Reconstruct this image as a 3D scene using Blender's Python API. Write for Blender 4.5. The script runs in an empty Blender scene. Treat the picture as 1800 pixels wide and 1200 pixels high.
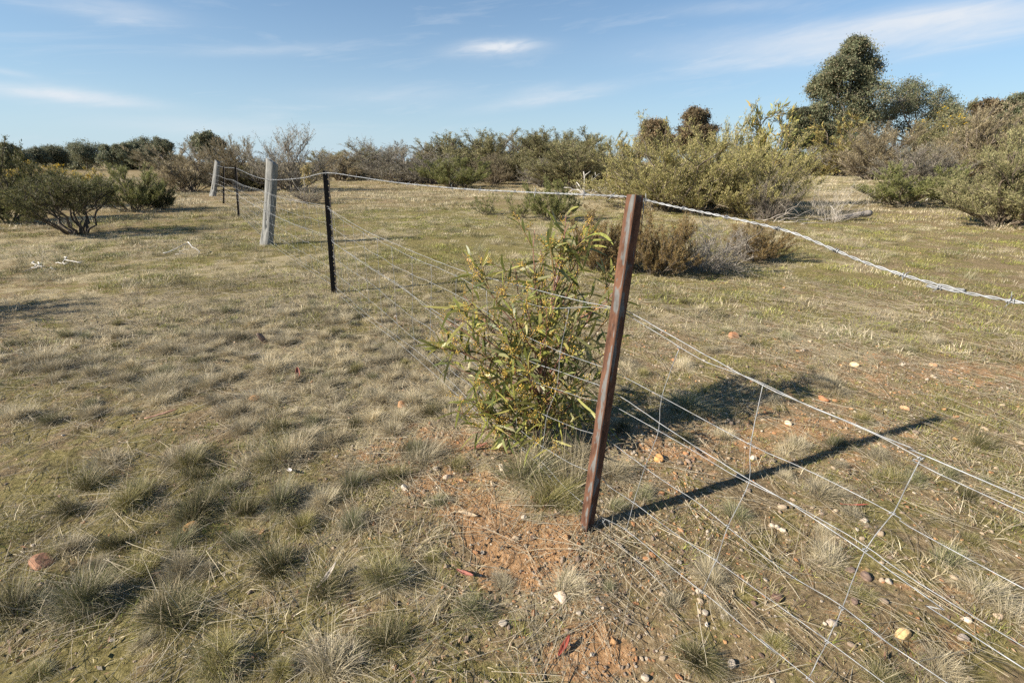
import bpy, math, random
import numpy as np
from mathutils import Vector, Matrix

# ------------------------------------------------------------------ camera, sky, sun, exposure
SC = bpy.context.scene
COL = SC.collection
R = math.radians
F = 800.0                                   # focal length in pixels of the 1800 x 1200 frame
TH = math.atan(315.0 / F)                   # pitch below the horizontal
EYE = 1.35
cam_d = bpy.data.cameras.new('camera')
cam_d.sensor_width = 36.0
cam_d.lens = 36.0 * F / 1800.0
cam_d.clip_start = 0.05
cam_d.clip_end = 6000
cam = bpy.data.objects.new('camera', cam_d)
COL.objects.link(cam)
cam.location = (0, 0, EYE)
cam.rotation_euler = (math.pi / 2 - TH, 0, 0)
SC.camera = cam

SUN_EL = R(30.0)
SUN_AZ = math.atan2(-0.939, -0.344)         # from +Y towards +X
sun_dir = Vector((math.sin(SUN_AZ) * math.cos(SUN_EL), math.cos(SUN_AZ) * math.cos(SUN_EL), math.sin(SUN_EL)))
sl = bpy.data.lights.new('sun', 'SUN')
sl.energy = 5.0
sl.angle = R(0.53)
sl.color = (1.0, 0.91, 0.77)
so = bpy.data.objects.new('sun', sl)
COL.objects.link(so)
so.rotation_euler = (-sun_dir).to_track_quat('-Z', 'Y').to_euler()
so.location = sun_dir * 50

vs = SC.view_settings
vs.view_transform = 'Standard'
vs.look = 'None'
vs.exposure = 1.06
vs.gamma = 1.0
vs.use_curve_mapping = False
SC.cycles.use_denoising = False
SC.cycles.max_bounces = 6
SC.cycles.diffuse_bounces = 3
SC.cycles.transparent_max_bounces = 8


def ray(px, py):
    """Direction of the view line through a pixel of the 1800 x 1200 photograph."""
    u, v = px - 900.0, py - 600.0
    c, s = math.cos(TH), math.sin(TH)
    return np.array([u, F * c - v * s, -(F * s + v * c)])


world = bpy.data.worlds.new('World')
SC.world = world
world.use_nodes = True


def build_world():
    nt = world.node_tree
    nt.nodes.clear()
    N, L = nt.nodes.new, nt.links.new
    out = N('ShaderNodeOutputWorld')
    bg = N('ShaderNodeBackground')
    bg.inputs['Strength'].default_value = 0.054
    sky = N('ShaderNodeTexSky')
    sky.sky_type = 'NISHITA'
    sky.sun_disc = False
    sky.sun_elevation = SUN_EL
    sky.sun_rotation = SUN_AZ
    sky.altitude = 200
    sky.air_density = 1.0
    sky.dust_density = 0.2
    sky.ozone_density = 2.0
    tc = N('ShaderNodeTexCoord')
    sep = N('ShaderNodeSeparateXYZ')
    L(tc.outputs['Generated'], sep.inputs[0])

    def M(op, a, b=None, c=None, clamp=False):
        n = N('ShaderNodeMath')
        n.operation = op
        n.use_clamp = clamp
        for i, v in enumerate((a, b, c)):
            if v is None:
                continue
            if isinstance(v, (int, float)):
                n.inputs[i].default_value = v
            else:
                L(v, n.inputs[i])
        return n.outputs[0]
    az = M('ARCTAN2', sep.outputs[0], sep.outputs[1])
    el = M('ARCSINE', sep.outputs[2])
    # wind-drawn cirrus: noise stretched along the azimuth
    cmb = N('ShaderNodeCombineXYZ')
    tilt = M('MULTIPLY_ADD', az, -0.10, el)
    L(M('MULTIPLY', az, 2.4), cmb.inputs[0])
    L(M('MULTIPLY', tilt, 17.0), cmb.inputs[1])
    nz = N('ShaderNodeTexNoise')
    nz.inputs['Scale'].default_value = 1.6
    nz.inputs['Detail'].default_value = 8
    nz.inputs['Roughness'].default_value = 0.62
    nz.inputs['Distortion'].default_value = 0.5
    L(cmb.outputs[0], nz.inputs['Vector'])
    cmb2 = N('ShaderNodeCombineXYZ')
    L(M('MULTIPLY', az, 14.0), cmb2.inputs[0])
    L(M('MULTIPLY', tilt, 60.0), cmb2.inputs[1])
    nf = N('ShaderNodeTexNoise')
    nf.inputs['Scale'].default_value = 1.0
    nf.inputs['Detail'].default_value = 6
    nf.inputs['Roughness'].default_value = 0.6
    nf.inputs['Distortion'].default_value = 1.2
    L(cmb2.outputs[0], nf.inputs['Vector'])
    n1 = nz.outputs['Fac']
    n2 = nf.outputs['Fac']
    base = M('MULTIPLY', M('SUBTRACT', n1, 0.54, clamp=True), 1.1)
    total = base

    def ae(px, py):
        d = ray(px, py)
        d = d / np.linalg.norm(d)
        return math.atan2(d[0], d[1]), math.asin(d[2])
    # (x0, y0, x1, y1, half thickness px, strength, fine noise weight)
    streaks = [(800, 92, 935, 84, 13, .72, .8), (845, 86, 950, 80, 8, .3, .6),
               (1230, 92, 1900, 22, 34, .68, .3), (1500, 45, 1900, 5, 20, .40, .3),
               (-60, 150, 270, 184, 12, .62, .4), (0, 165, 200, 175, 22, .18, .5),
               (60, 0, 310, 32, 20, .34, .5), (850, 190, 1090, 152, 11, .42, .7), (900, 165, 1000, 150, 10, .22, .7),
               (300, 92, 620, 82, 10, .22, .7), (1180, 20, 1420, 2, 12, .22, .6),
               (150, 215, 560, 232, 18, .3, .4), (560, 170, 830, 165, 16, .2, .6), (-40, 118, 60, 135, 6, .25, .6)]
    for x0, y0, x1, y1, th, st, fw in streaks:
        a0, e0 = ae(x0, y0)
        a1, e1 = ae(x1, y1)
        am, em = (a0 + a1) / 2, (e0 + e1) / 2
        ln = math.hypot(a1 - a0, e1 - e0)
        ca, sa = (a1 - a0) / ln, (e1 - e0) / ln
        xm, ym = (x0 + x1) / 2, (y0 + y1) / 2
        aa, ee = ae(xm, ym - th)
        b = max(abs(ee - ae(xm, ym)[1]), 1e-3)
        da = M('SUBTRACT', az, am)
        de = M('SUBTRACT', el, em)
        du = M('MULTIPLY', M('ADD', M('MULTIPLY', da, ca), M('MULTIPLY', de, sa)), 1.0 / (ln * 0.5))
        wob = M('MULTIPLY', M('SUBTRACT', n1, 0.5), b * 2.2)
        dv = M('MULTIPLY', M('ADD', M('SUBTRACT', M('MULTIPLY', de, ca), M('MULTIPLY', da, sa)), wob), 1.0 / b)
        q = M('ADD', M('MULTIPLY', du, du), M('MULTIPLY', dv, dv))
        g = M('POWER', 2.71828, M('MULTIPLY', q, -1.0))
        brk = M('ADD', M('MULTIPLY', M('SUBTRACT', n2, 0.38), 2.6 * fw), 1.0 - 0.5 * fw, clamp=True)
        total = M('ADD', total, M('MULTIPLY', M('MULTIPLY', g, st), brk))
    mask = M('MINIMUM', total, 0.9)
    # pale moist air low over the horizon
    hz_ = M('MULTIPLY', M('POWER', 2.71828, M('MULTIPLY', M('MAXIMUM', el, 0.0), -5.2)), 0.93)
    hm = N('ShaderNodeMix')
    hm.data_type = 'RGBA'
    L(hz_, hm.inputs['Factor'])
    blue = N('ShaderNodeMix')
    blue.data_type = 'RGBA'
    blue.blend_type = 'MULTIPLY'
    blue.inputs['Factor'].default_value = 1.0
    L(sky.outputs[0], blue.inputs['A'])
    blue.inputs['B'].default_value = (0.60, 0.92, 1.14, 1)
    L(blue.outputs['Result'], hm.inputs['A'])
    hm.inputs['B'].default_value = (5.3, 6.5, 7.45, 1)
    mix = N('ShaderNodeMix')
    mix.data_type = 'RGBA'
    L(mask, mix.inputs['Factor'])
    L(hm.outputs['Result'], mix.inputs['A'])
    mix.inputs['B'].default_value = (7.4, 7.7, 8.1, 1)
    L(mix.outputs['Result'], bg.inputs['Color'])
    L(bg.outputs[0], out.inputs['Surface'])


build_world()

# ------------------------------------------------------------------ helpers
rng = np.random.default_rng(11)
random.seed(5)


def hash2(ix, iy, seed):
    h = (ix.astype(np.int64) * 374761393 + iy.astype(np.int64) * 668265263 + seed * 144665) & 0x7fffffff
    h = ((h ^ (h >> 13)) * 1274126177) & 0x7fffffff
    return ((h ^ (h >> 16)) & 0xffffff) / float(0xffffff)


def vnoise(x, y, seed=0):
    x = np.asarray(x, float)
    y = np.asarray(y, float)
    ix, iy = np.floor(x), np.floor(y)
    fx, fy = x - ix, y - iy
    fx = fx * fx * (3 - 2 * fx)
    fy = fy * fy * (3 - 2 * fy)
    a, b = hash2(ix, iy, seed), hash2(ix + 1, iy, seed)
    c, d = hash2(ix, iy + 1, seed), hash2(ix + 1, iy + 1, seed)
    return (a * (1 - fx) + b * fx) * (1 - fy) + (c * (1 - fx) + d * fx) * fy


def fbm(x, y, seed=0, oct=4):
    s, a, t = 0.0, 0.5, 0.0
    for i in range(oct):
        s = s + a * vnoise(x * 2 ** i + 17.3 * i, y * 2 ** i - 9.1 * i, seed + i)
        t += a
        a *= 0.5
    return s / t


def terrain(x, y):
    """Large, gentle relief the objects stand on."""
    x = np.asarray(x, float)
    y = np.asarray(y, float)
    r = np.hypot(x, y)
    k = np.clip((r - 4.0) / 12.0, 0, 1)
    return k * (0.10 * (fbm(x / 9.0, y / 9.0, 31, 2) - 0.5)) + np.clip((r - 45) / 120, 0, 1) * -0.6


def tz(x, y):
    return float(terrain(x, y))


def micro(x, y):
    """Small bumps of the soil near the camera."""
    return 0.030 * (fbm(x * 2.2, y * 2.2, 3, 3) - 0.5) + 0.016 * (fbm(x * 11, y * 11, 7, 3) - 0.5)


def ground_at(px, py):
    d = ray(px, py)
    s = EYE / -d[2]
    return np.array([d[0] * s, d[1] * s])


def mesh_obj(name, V, Fc, mat, parent=None, col=None, smooth=False, link=True, attrs=None):
    me = bpy.data.meshes.new(name)
    V = np.asarray(V, np.float32).reshape(-1, 3)
    Fc = [np.asarray(f, np.int32) for f in (Fc if isinstance(Fc, list) else [Fc]) if len(f)]
    me.vertices.add(len(V))
    me.vertices.foreach_set('co', V.ravel())
    loops = np.concatenate([f.ravel() for f in Fc])
    sizes = np.concatenate([np.full(len(f), f.shape[1], np.int32) for f in Fc])
    starts = np.concatenate([[0], np.cumsum(sizes)[:-1]]).astype(np.int32)
    me.loops.add(len(loops))
    me.loops.foreach_set('vertex_index', loops)
    me.polygons.add(len(sizes))
    me.polygons.foreach_set('loop_start', starts)
    if smooth:
        me.polygons.foreach_set('use_smooth', np.ones(len(sizes), bool))
    if col is not None:
        a = me.attributes.new('col', 'FLOAT_COLOR', 'POINT')
        c = np.ones((len(V), 4), np.float32)
        c[:, :3] = col
        a.data.foreach_set('color', c.ravel())
    for k, v in (attrs or {}).items():
        a = me.attributes.new(k, 'FLOAT', 'POINT')
        a.data.foreach_set('value', np.asarray(v, np.float32))
    me.update(calc_edges=True)
    me.validate()
    me.materials.append(mat)
    o = bpy.data.objects.new(name, me)
    if link:
        COL.objects.link(o)
    if parent is not None:
        o.parent = parent
    return o


class MB:
    """Collects tubes, plates and stones into one mesh."""

    def __init__(self):
        self.v, self.q, self.t, self.c, self.n = [], [], [], [], 0

    def add(self, V, Q=None, T=None, c=(1, 1, 1)):
        V = np.asarray(V, float).reshape(-1, 3)
        self.v.append(V)
        cc = np.empty((len(V), 3))
        cc[:] = c
        self.c.append(cc)
        if Q is not None and len(Q):
            self.q.append(np.asarray(Q, int) + self.n)
        if T is not None and len(T):
            self.t.append(np.asarray(T, int) + self.n)
        self.n += len(V)

    def tube(self, P, rad, sides=5, c=(1, 1, 1), cap=True):
        P = np.asarray(P, float)
        k = len(P)
        rad = np.broadcast_to(np.asarray(rad, float), (k,))
        T = np.gradient(P, axis=0)
        T /= np.linalg.norm(T, axis=1)[:, None] + 1e-12
        up = np.array([0, 0, 1.0]) if abs(T[:, 2]).mean() < 0.9 else np.array([1.0, 0, 0])
        A = np.cross(T, up)
        A /= np.linalg.norm(A, axis=1)[:, None] + 1e-12
        B = np.cross(T, A)
        an = np.arange(sides) * 2 * np.pi / sides
        V = P[:, None] + rad[:, None, None] * (np.cos(an)[None, :, None] * A[:, None] + np.sin(an)[None, :, None] * B[:, None])
        i = np.arange(k - 1)[:, None] * sides
        j = np.arange(sides)[None]
        j2 = (j + 1) % sides
        Q = np.stack([i + j, i + j2, i + sides + j2, i + sides + j], -1).reshape(-1, 4)
        V = V.reshape(-1, 3)
        Tt = None
        if cap:
            V = np.vstack([V, P[:1], P[-1:]])
            a = k * sides
            jj = np.arange(sides)
            t1 = np.stack([np.full(sides, a), (jj + 1) % sides, jj], -1)
            o = (k - 1) * sides
            t2 = np.stack([np.full(sides, a + 1), o + jj, o + (jj + 1) % sides], -1)
            Tt = np.vstack([t1, t2])
        self.add(V, Q, Tt, c)

    def build(self, name, mat, parent=None, smooth=True, link=True):
        V = np.vstack(self.v)
        Fc = []
        if self.q:
            Fc.append(np.vstack(self.q))
        if self.t:
            Fc.append(np.vstack(self.t))
        return mesh_obj(name, V, Fc, mat, parent, np.vstack(self.c), smooth, link)


def tag(o, label, cat, group=None):
    o['label'] = label
    o['category'] = cat
    if group:
        o['group'] = group
    return o


def thing(name, label, cat, loc=(0, 0, 0), rz=0.0, group=None):
    o = bpy.data.objects.new(name, None)
    o.empty_display_size = 0.1
    COL.objects.link(o)
    o.location = loc
    o.rotation_euler = (0, 0, rz)
    return tag(o, label, cat, group)


def unit(v):
    v = np.asarray(v, float)
    return v / (np.linalg.norm(v, axis=-1, keepdims=True) + 1e-12)


# ------------------------------------------------------------------ materials
def new_mat(name):
    m = bpy.data.materials.new(name)
    m.use_nodes = True
    nt = m.node_tree
    nt.nodes.clear()
    return m, nt, nt.nodes.new, nt.links.new


def leaf_mat(name, trans=0.35, rough=0.6, var=0.35, spec=0.25, tint=(1, 1, 1)):
    m, nt, N, L = new_mat(name)
    out = N('ShaderNodeOutputMaterial')
    at = N('ShaderNodeAttribute')
    at.attribute_name = 'col'
    oi = N('ShaderNodeObjectInfo')
    mr = N('ShaderNodeMapRange')
    mr.inputs['To Min'].default_value = 1 - var
    mr.inputs['To Max'].default_value = 1 + var
    L(oi.outputs['Random'], mr.inputs['Value'])
    mul = N('ShaderNodeVectorMath')
    mul.operation = 'SCALE'
    L(at.outputs['Color'], mul.inputs[0])
    L(mr.outputs[0], mul.inputs['Scale'])
    m2 = N('ShaderNodeVectorMath')
    m2.operation = 'MULTIPLY'
    L(mul.outputs[0], m2.inputs[0])
    m2.inputs[1].default_value = tint
    p = N('ShaderNodeBsdfPrincipled')
    p.inputs['Roughness'].default_value = rough
    p.inputs['Specular IOR Level'].default_value = spec
    L(m2.outputs[0], p.inputs['Base Color'])
    if trans > 0:
        t = N('ShaderNodeBsdfTranslucent')
        L(m2.outputs[0], t.inputs['Color'])
        mx = N('ShaderNodeMixShader')
        mx.inputs[0].default_value = trans
        L(p.outputs[0], mx.inputs[1])
        L(t.outputs[0], mx.inputs[2])
        L(mx.outputs[0], out.inputs[0])
    else:
        L(p.outputs[0], out.inputs[0])
    return m


def noise_mat(name, c1, c2, scale=20, rough=0.8, bump=0.3, bdist=0.01, metal=0.0, stretch=(1, 1, 1), use_col=False, c3=None, lo=0.35, hi=0.65):
    m, nt, N, L = new_mat(name)
    out = N('ShaderNodeOutputMaterial')
    p = N('ShaderNodeBsdfPrincipled')
    tc = N('ShaderNodeTexCoord')
    mp = N('ShaderNodeMapping')
    mp.inputs['Scale'].default_value = stretch
    L(tc.outputs['Object'], mp.inputs[0])
    nz = N('ShaderNodeTexNoise')
    nz.inputs['Scale'].default_value = scale
    nz.inputs['Detail'].default_value = 7
    nz.inputs['Roughness'].default_value = 0.65
    L(mp.outputs[0], nz.inputs['Vector'])
    cr = N('ShaderNodeValToRGB')
    cr.color_ramp.elements[0].position = lo
    cr.color_ramp.elements[0].color = (*c1, 1)
    cr.color_ramp.elements[1].position = hi
    cr.color_ramp.elements[1].color = (*c2, 1)
    if c3:
        e = cr.color_ramp.elements.new((lo + hi) / 2)
        e.color = (*c3, 1)
    L(nz.outputs['Fac'], cr.inputs[0])
    last = cr.outputs[0]
    if use_col:
        at = N('ShaderNodeAttribute')
        at.attribute_name = 'col'
        mu = N('ShaderNodeMix')
        mu.data_type = 'RGBA'
        mu.blend_type = 'MULTIPLY'
        mu.inputs['Factor'].default_value = 1
        L(last, mu.inputs['A'])
        L(at.outputs['Color'], mu.inputs['B'])
        last = mu.outputs['Result']
    L(last, p.inputs['Base Color'])
    p.inputs['Roughness'].default_value = rough
    p.inputs['Metallic'].default_value = metal
    p.inputs['Specular IOR Level'].default_value = 0.3
    b = N('ShaderNodeBump')
    b.inputs['Strength'].default_value = bump
    b.inputs['Distance'].default_value = bdist
    L(nz.outputs['Fac'], b.inputs['Height'])
    L(b.outputs[0], p.inputs['Normal'])
    L(p.outputs[0], out.inputs[0])
    return m


M_GRASS = leaf_mat('grass_blades', 0.14, 0.6, 0.28)
M_FOL = leaf_mat('shrub_leaves', 0.36, 0.55, 0.16)
M_SAP = leaf_mat('wattle_leaves', 0.36, 0.42, 0.0, 0.4)
M_BLOOM = leaf_mat('wattle_buds', 0.2, 0.6, 0.0)
M_STEM = noise_mat('shrub_bark', (.55, .55, .55), (1.1, 1.1, 1.1), 9, 0.85, 0.5, 0.01, use_col=True)
M_DEAD = noise_mat('bleached_wood', (.55, .55, .56), (1.05, 1.05, 1.05), 14, 0.8, 0.5, 0.006, use_col=True)
M_WIRE = noise_mat('galvanised_wire', (.19, .195, .20), (.42, .43, .44), 25, 0.55, 0.1, 0.001, metal=0.3)
M_STONE = noise_mat('weathered_stone', (.6, .56, .52), (1.15, 1.12, 1.1), 35, 0.85, 0.7, 0.006, use_col=True)
M_POSTWOOD = noise_mat('grey_split_timber', (.10, .10, .096), (.32, .32, .30), 7, 0.85, 0.9, 0.012, stretch=(6, 6, .55), c3=(.205, .205, .195), lo=.3, hi=.7)
M_BLACK = noise_mat('bitumen_black_steel', (.007, .006, .006), (.028, .019, .016), 40, 0.6, 0.2, 0.002)
M_BARK = noise_mat('fallen_bark', (.6, .55, .55), (1.15, 1.1, 1.1), 30, 0.65, 0.5, 0.004, use_col=True)


def rust_mat():
    m, nt, N, L = new_mat('rusty_steel')
    out = N('ShaderNodeOutputMaterial')
    p = N('ShaderNodeBsdfPrincipled')
    tc = N('ShaderNodeTexCoord')
    nz = N('ShaderNodeTexNoise')
    nz.inputs['Scale'].default_value = 45
    nz.inputs['Detail'].default_value = 8
    nz.inputs['Roughness'].default_value = 0.7
    mp = N('ShaderNodeMapping')
    mp.inputs['Scale'].default_value = (1, 1, .25)
    L(tc.outputs['Object'], mp.inputs[0])
    L(mp.outputs[0], nz.inputs['Vector'])
    cr = N('ShaderNodeValToRGB')
    cr.color_ramp.elements[0].position = .32
    cr.color_ramp.elements[0].color = (.050, .027, .020, 1)
    cr.color_ramp.elements[1].position = .7
    cr.color_ramp.elements[1].color = (.21, .108, .068, 1)
    L(nz.outputs['Fac'], cr.inputs[0])
    at = N('ShaderNodeAttribute')
    at.attribute_name = 'groove'
    n2 = N('ShaderNodeTexNoise')
    n2.inputs['Scale'].default_value = 48
    n2.inputs['Detail'].default_value = 6
    L(mp.outputs[0], n2.inputs['Vector'])
    ad = N('ShaderNodeMath')
    ad.operation = 'ADD'
    L(at.outputs['Fac'], ad.inputs[0])
    am = N('ShaderNodeMath')
    am.operation = 'MULTIPLY_ADD'
    am.inputs[1].default_value = 2.4
    am.inputs[2].default_value = -.72
    L(n2.outputs['Fac'], am.inputs[0])
    L(am.outputs[0], ad.inputs[1])
    mr = N('ShaderNodeMapRange')
    mr.inputs['From Min'].default_value = 1.08
    mr.inputs['From Max'].default_value = 1.2
    L(ad.outputs[0], mr.inputs['Value'])
    cg = N('ShaderNodeValToRGB')
    cg.color_ramp.elements[0].position = .3
    cg.color_ramp.elements[0].color = (.07, .068, .066, 1)
    cg.color_ramp.elements[1].position = .7
    cg.color_ramp.elements[1].color = (.20, .20, .195, 1)
    L(nz.outputs['Fac'], cg.inputs[0])
    mx = N('ShaderNodeMix')
    mx.data_type = 'RGBA'
    L(mr.outputs[0], mx.inputs['Factor'])
    L(cr.outputs[0], mx.inputs['A'])
    L(cg.outputs[0], mx.inputs['B'])
    L(mx.outputs['Result'], p.inputs['Base Color'])
    p.inputs['Roughness'].default_value = .92
    p.inputs['Specular IOR Level'].default_value = .12
    b = N('ShaderNodeBump')
    b.inputs['Strength'].default_value = .9
    b.inputs['Distance'].default_value = .004
    L(nz.outputs['Fac'], b.inputs['Height'])
    L(b.outputs[0], p.inputs['Normal'])
    L(p.outputs[0], out.inputs[0])
    return m


M_RUST = rust_mat()


def ground_mat():
    m, nt, N, L = new_mat('paddock_soil')
    out = N('ShaderNodeOutputMaterial')
    p = N('ShaderNodeBsdfPrincipled')
    tc = N('ShaderNodeTexCoord')

    def noise(s, d=6, r=.6, off=0.0):
        n = N('ShaderNodeTexNoise')
        n.inputs['Scale'].default_value = s
        n.inputs['Detail'].default_value = d
        n.inputs['Roughness'].default_value = r
        mp = N('ShaderNodeMapping')
        mp.inputs['Location'].default_value = (off, off * 2, off * .7)
        L(tc.outputs['Object'], mp.inputs[0])
        L(mp.outputs[0], n.inputs['Vector'])
        return n.outputs['Fac']

    def ramp(f, stops):
        c = N('ShaderNodeValToRGB')
        e = c.color_ramp.elements
        e[0].position, e[0].color = stops[0][0], (*stops[0][1], 1)
        e[1].position, e[1].color = stops[-1][0], (*stops[-1][1], 1)
        for q, k in stops[1:-1]:
            x = e.new(q)
            x.color = (*k, 1)
        L(f, c.inputs[0])
        return c.outputs[0]

    def attr(n):
        a = N('ShaderNodeAttribute')
        a.attribute_name = n
        return a.outputs['Fac']

    def M(op, a, b=None, clamp=False):
        n = N('ShaderNodeMath')
        n.operation = op
        n.use_clamp = clamp
        for i, v in enumerate((a, b)):
            if v is None:
                continue
            if isinstance(v, (int, float)):
                n.inputs[i].default_value = v
            else:
                L(v, n.inputs[i])
        return n.outputs[0]

    def mixc(f, a, b):
        x = N('ShaderNodeMix')
        x.data_type = 'RGBA'
        L(f, x.inputs['Factor'])
        L(a, x.inputs['A'])
        L(b, x.inputs['B'])
        return x.outputs['Result']
    fine = noise(55, 8, .7)
    crumb = noise(190, 5, .7, 3.0)
    soil = ramp(fine, [(.28, (.10, .070, .038)), (.5, (.245, .180, .100)), (.72, (.47, .365, .225))])
    ochre = ramp(fine, [(.28, (.15, .085, .042)), (.5, (.41, .240, .118)), (.74, (.66, .45, .27))])
    moss = ramp(fine, [(.3, (.080, .066, .024)), (.5, (.205, .172, .066)), (.72, (.40, .335, .165))])
    straw = ramp(noise(80, 8, .75, 7.0), [(.3, (.15, .12, .065)), (.5, (.34, .28, .165)), (.7, (.56, .475, .31))])
    pat = noise(7, 6, .65, 1.0)
    pat2 = noise(4.3, 6, .65, 5.0)
    pat3 = noise(9, 6, .65, 9.0)
    edge = lambda a, n_: M('MULTIPLY', M('SUBTRACT', M('ADD', a, M('MULTIPLY', M('SUBTRACT', n_, .5), 2.0)), .42), 5.0, clamp=True)
    c = mixc(edge(attr('moss'), pat), soil, moss)
    c = mixc(edge(attr('straw'), pat2), c, straw)
    c = mixc(edge(attr('ochre'), pat3), c, ochre)
    humus_shade = M('MULTIPLY', M('SUBTRACT', noise(3.1, 7, .7, 13.0), .52), 7.0, clamp=True)
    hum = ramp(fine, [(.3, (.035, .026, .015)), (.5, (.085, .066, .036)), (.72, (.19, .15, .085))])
    c = mixc(M('MULTIPLY', M('MULTIPLY', humus_shade, attr('humus_shade')), M('SUBTRACT', 1.0, attr('ochre'), clamp=True)), c, hum)  # dark humus patches, with tussock shade painted into the soil colour
    sp = M('GREATER_THAN', crumb, .64)
    pale = ramp(fine, [(.3, (.26, .19, .12)), (.7, (.55, .47, .36))])
    c = mixc(M('MULTIPLY', sp, .55), c, pale)
    L(c, p.inputs['Base Color'])
    p.inputs['Roughness'].default_value = .95
    p.inputs['Specular IOR Level'].default_value = .1
    b = N('ShaderNodeBump')
    b.inputs['Strength'].default_value = .9
    b.inputs['Distance'].default_value = .02
    h = M('ADD', M('MULTIPLY', fine, 1.0), M('MULTIPLY', crumb, .35))
    L(h, b.inputs['Height'])
    L(b.outputs[0], p.inputs['Normal'])
    L(p.outputs[0], out.inputs[0])
    return m


# ------------------------------------------------------------------ ground cover maps (metres)
def gauss(x, y, cx, cy, sx, sy, rot=0.0):
    c, s = math.cos(rot), math.sin(rot)
    dx, dy = x - cx, y - cy
    u, v = dx * c + dy * s, -dx * s + dy * c
    return np.exp(-(u / sx) ** 2 - (v / sy) ** 2)


def cover(x, y):
    """moss, straw, ochre and tussock amounts 0..1"""
    och = 1.0 * gauss(x, y, .04, 1.27, .34, .17, -.5) + .7 * gauss(x, y, -.15, 1.60, .42, .17, -.4) + .6 * gauss(x, y, .24, .90, .26, .10) \
        + .55 * gauss(x, y, -.45, 2.0, .5, .25) + .4 * gauss(x, y, 1.5, 2.1, 1.0, .35) + .42 * gauss(x, y, 3.2, 2.9, 1.4, .5) \
        + .35 * gauss(x, y, .75, 1.95, .6, .25) + .25 * gauss(x, y, 3, 5.2, 2.0, 1.0) + .4 * gauss(x, y, 1.3, 1.05, .5, .25)
    och = och + .8 * np.clip(fbm(x * 1.1, y * 1.1, 51, 5) - .60, 0, 1)
    straw = .8 * gauss(x, y, -1.55, 3.05, 1.6, .75, -.25) + .7 * gauss(x, y, -.6, 2.45, .6, .6) + .6 * gauss(x, y, -3.8, 4.2, 1.8, 1.0) \
        + .5 * gauss(x, y, -7, 7.5, 3.5, 1.6) + .45 * gauss(x, y, 2, 11, 4, 3) + .35 * gauss(x, y, -1, 20, 9, 6)
    straw = straw + .55 * np.clip((fbm(x * .8 + 5, y * .8, 61) - .45) * 4, 0, 1)
    dim = gauss(x, y, -1.5, 1.1, 1.3, .8)
    straw = straw * (1 - .7 * dim)
    moss = .45 + .25 * dim + .6 * gauss(x, y, -1.5, 6.0, 2.6, 2.2) + .3 * gauss(x, y, 2.5, 6.5, 3, 2.5) + .25 * gauss(x, y, 1.6, 1.3, .8, .6) + .3 * gauss(x, y, -2, 12, 6, 4)
    moss = moss + .5 * (fbm(x * 1.3, y * 1.3 + 3, 71) - .5) - .3 * np.clip(och, 0, 1)
    return np.clip(moss, 0, 1), np.clip(straw, 0, 1), np.clip(och, 0, 1)


def build_ground():
    rr = np.concatenate([[0.05, .3], np.geomspace(.55, 60, 520), np.geomspace(63, 4000, 40)])
    a0 = np.linspace(-62, 62, 430)
    a1 = np.linspace(62, 298, 60)[1:-1]
    an = np.radians(np.concatenate([a0, a1]))
    X = rr[:, None] * np.sin(an)[None]
    Y = rr[:, None] * np.cos(an)[None]
    Z = terrain(X, Y)
    near = np.clip((14 - rr) / 8, 0, 1)[:, None]
    Z = Z + near * micro(X, Y) + (1 - near) * 0.03 * (fbm(X * .8, Y * .8, 3, 3) - .5)
    nR, nA = X.shape
    i = np.arange(nR - 1)[:, None] * nA
    j = np.arange(nA)[None]
    j2 = (j + 1) % nA
    Q = np.stack([i + j, i + j2, i + nA + j2, i + nA + j], -1).reshape(-1, 4)[:, ::-1]
    mo, st, oc = cover(X.ravel(), Y.ravel())
    dm = np.clip(.34 + .95 * gauss(X.ravel(), Y.ravel(), -1.9, 1.6, 2.2, 2.0) + .4 * gauss(X.ravel(), Y.ravel(), .8, .95, .6, .3), 0, .9)  # amount of humus and painted shade, heaviest at near left
    o = mesh_obj('ground', np.stack([X, Y, Z], -1), Q, ground_mat(), smooth=True, attrs={'moss': mo, 'straw': st, 'ochre': oc, 'humus_shade': dm})
    o['kind'] = 'structure'


build_ground()


def gz(x, y):
    x = np.asarray(x, float)
    y = np.asarray(y, float)
    near = np.clip((14 - np.hypot(x, y)) / 8, 0, 1)
    return terrain(x, y) + near * micro(x, y) + (1 - near) * 0.03 * (fbm(x * .8, y * .8, 3, 3) - .5)


# ------------------------------------------------------------------ grass
PAL = {
    'straw': np.array([(.56, .475, .31), (.46, .385, .24), (.37, .305, .19), (.62, .545, .385)]),
    'grey': np.array([(.47, .405, .285), (.36, .31, .21), (.54, .475, .35), (.27, .24, .13)]),
    'olive': np.array([(.24, .225, .065), (.18, .17, .050), (.31, .27, .105), (.42, .36, .19)]),
    'green': np.array([(.25, .275, .055), (.185, .215, .042), (.32, .32, .085), (.40, .355, .13)]),
    'dark': np.array([(.085, .085, .030), (.125, .112, .050), (.20, .165, .09), (.060, .066, .024)]),
    'mix': np.array([(.36, .33, .24), (.17, .18, .07), (.26, .24, .13), (.12, .135, .05)]),
}


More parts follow.
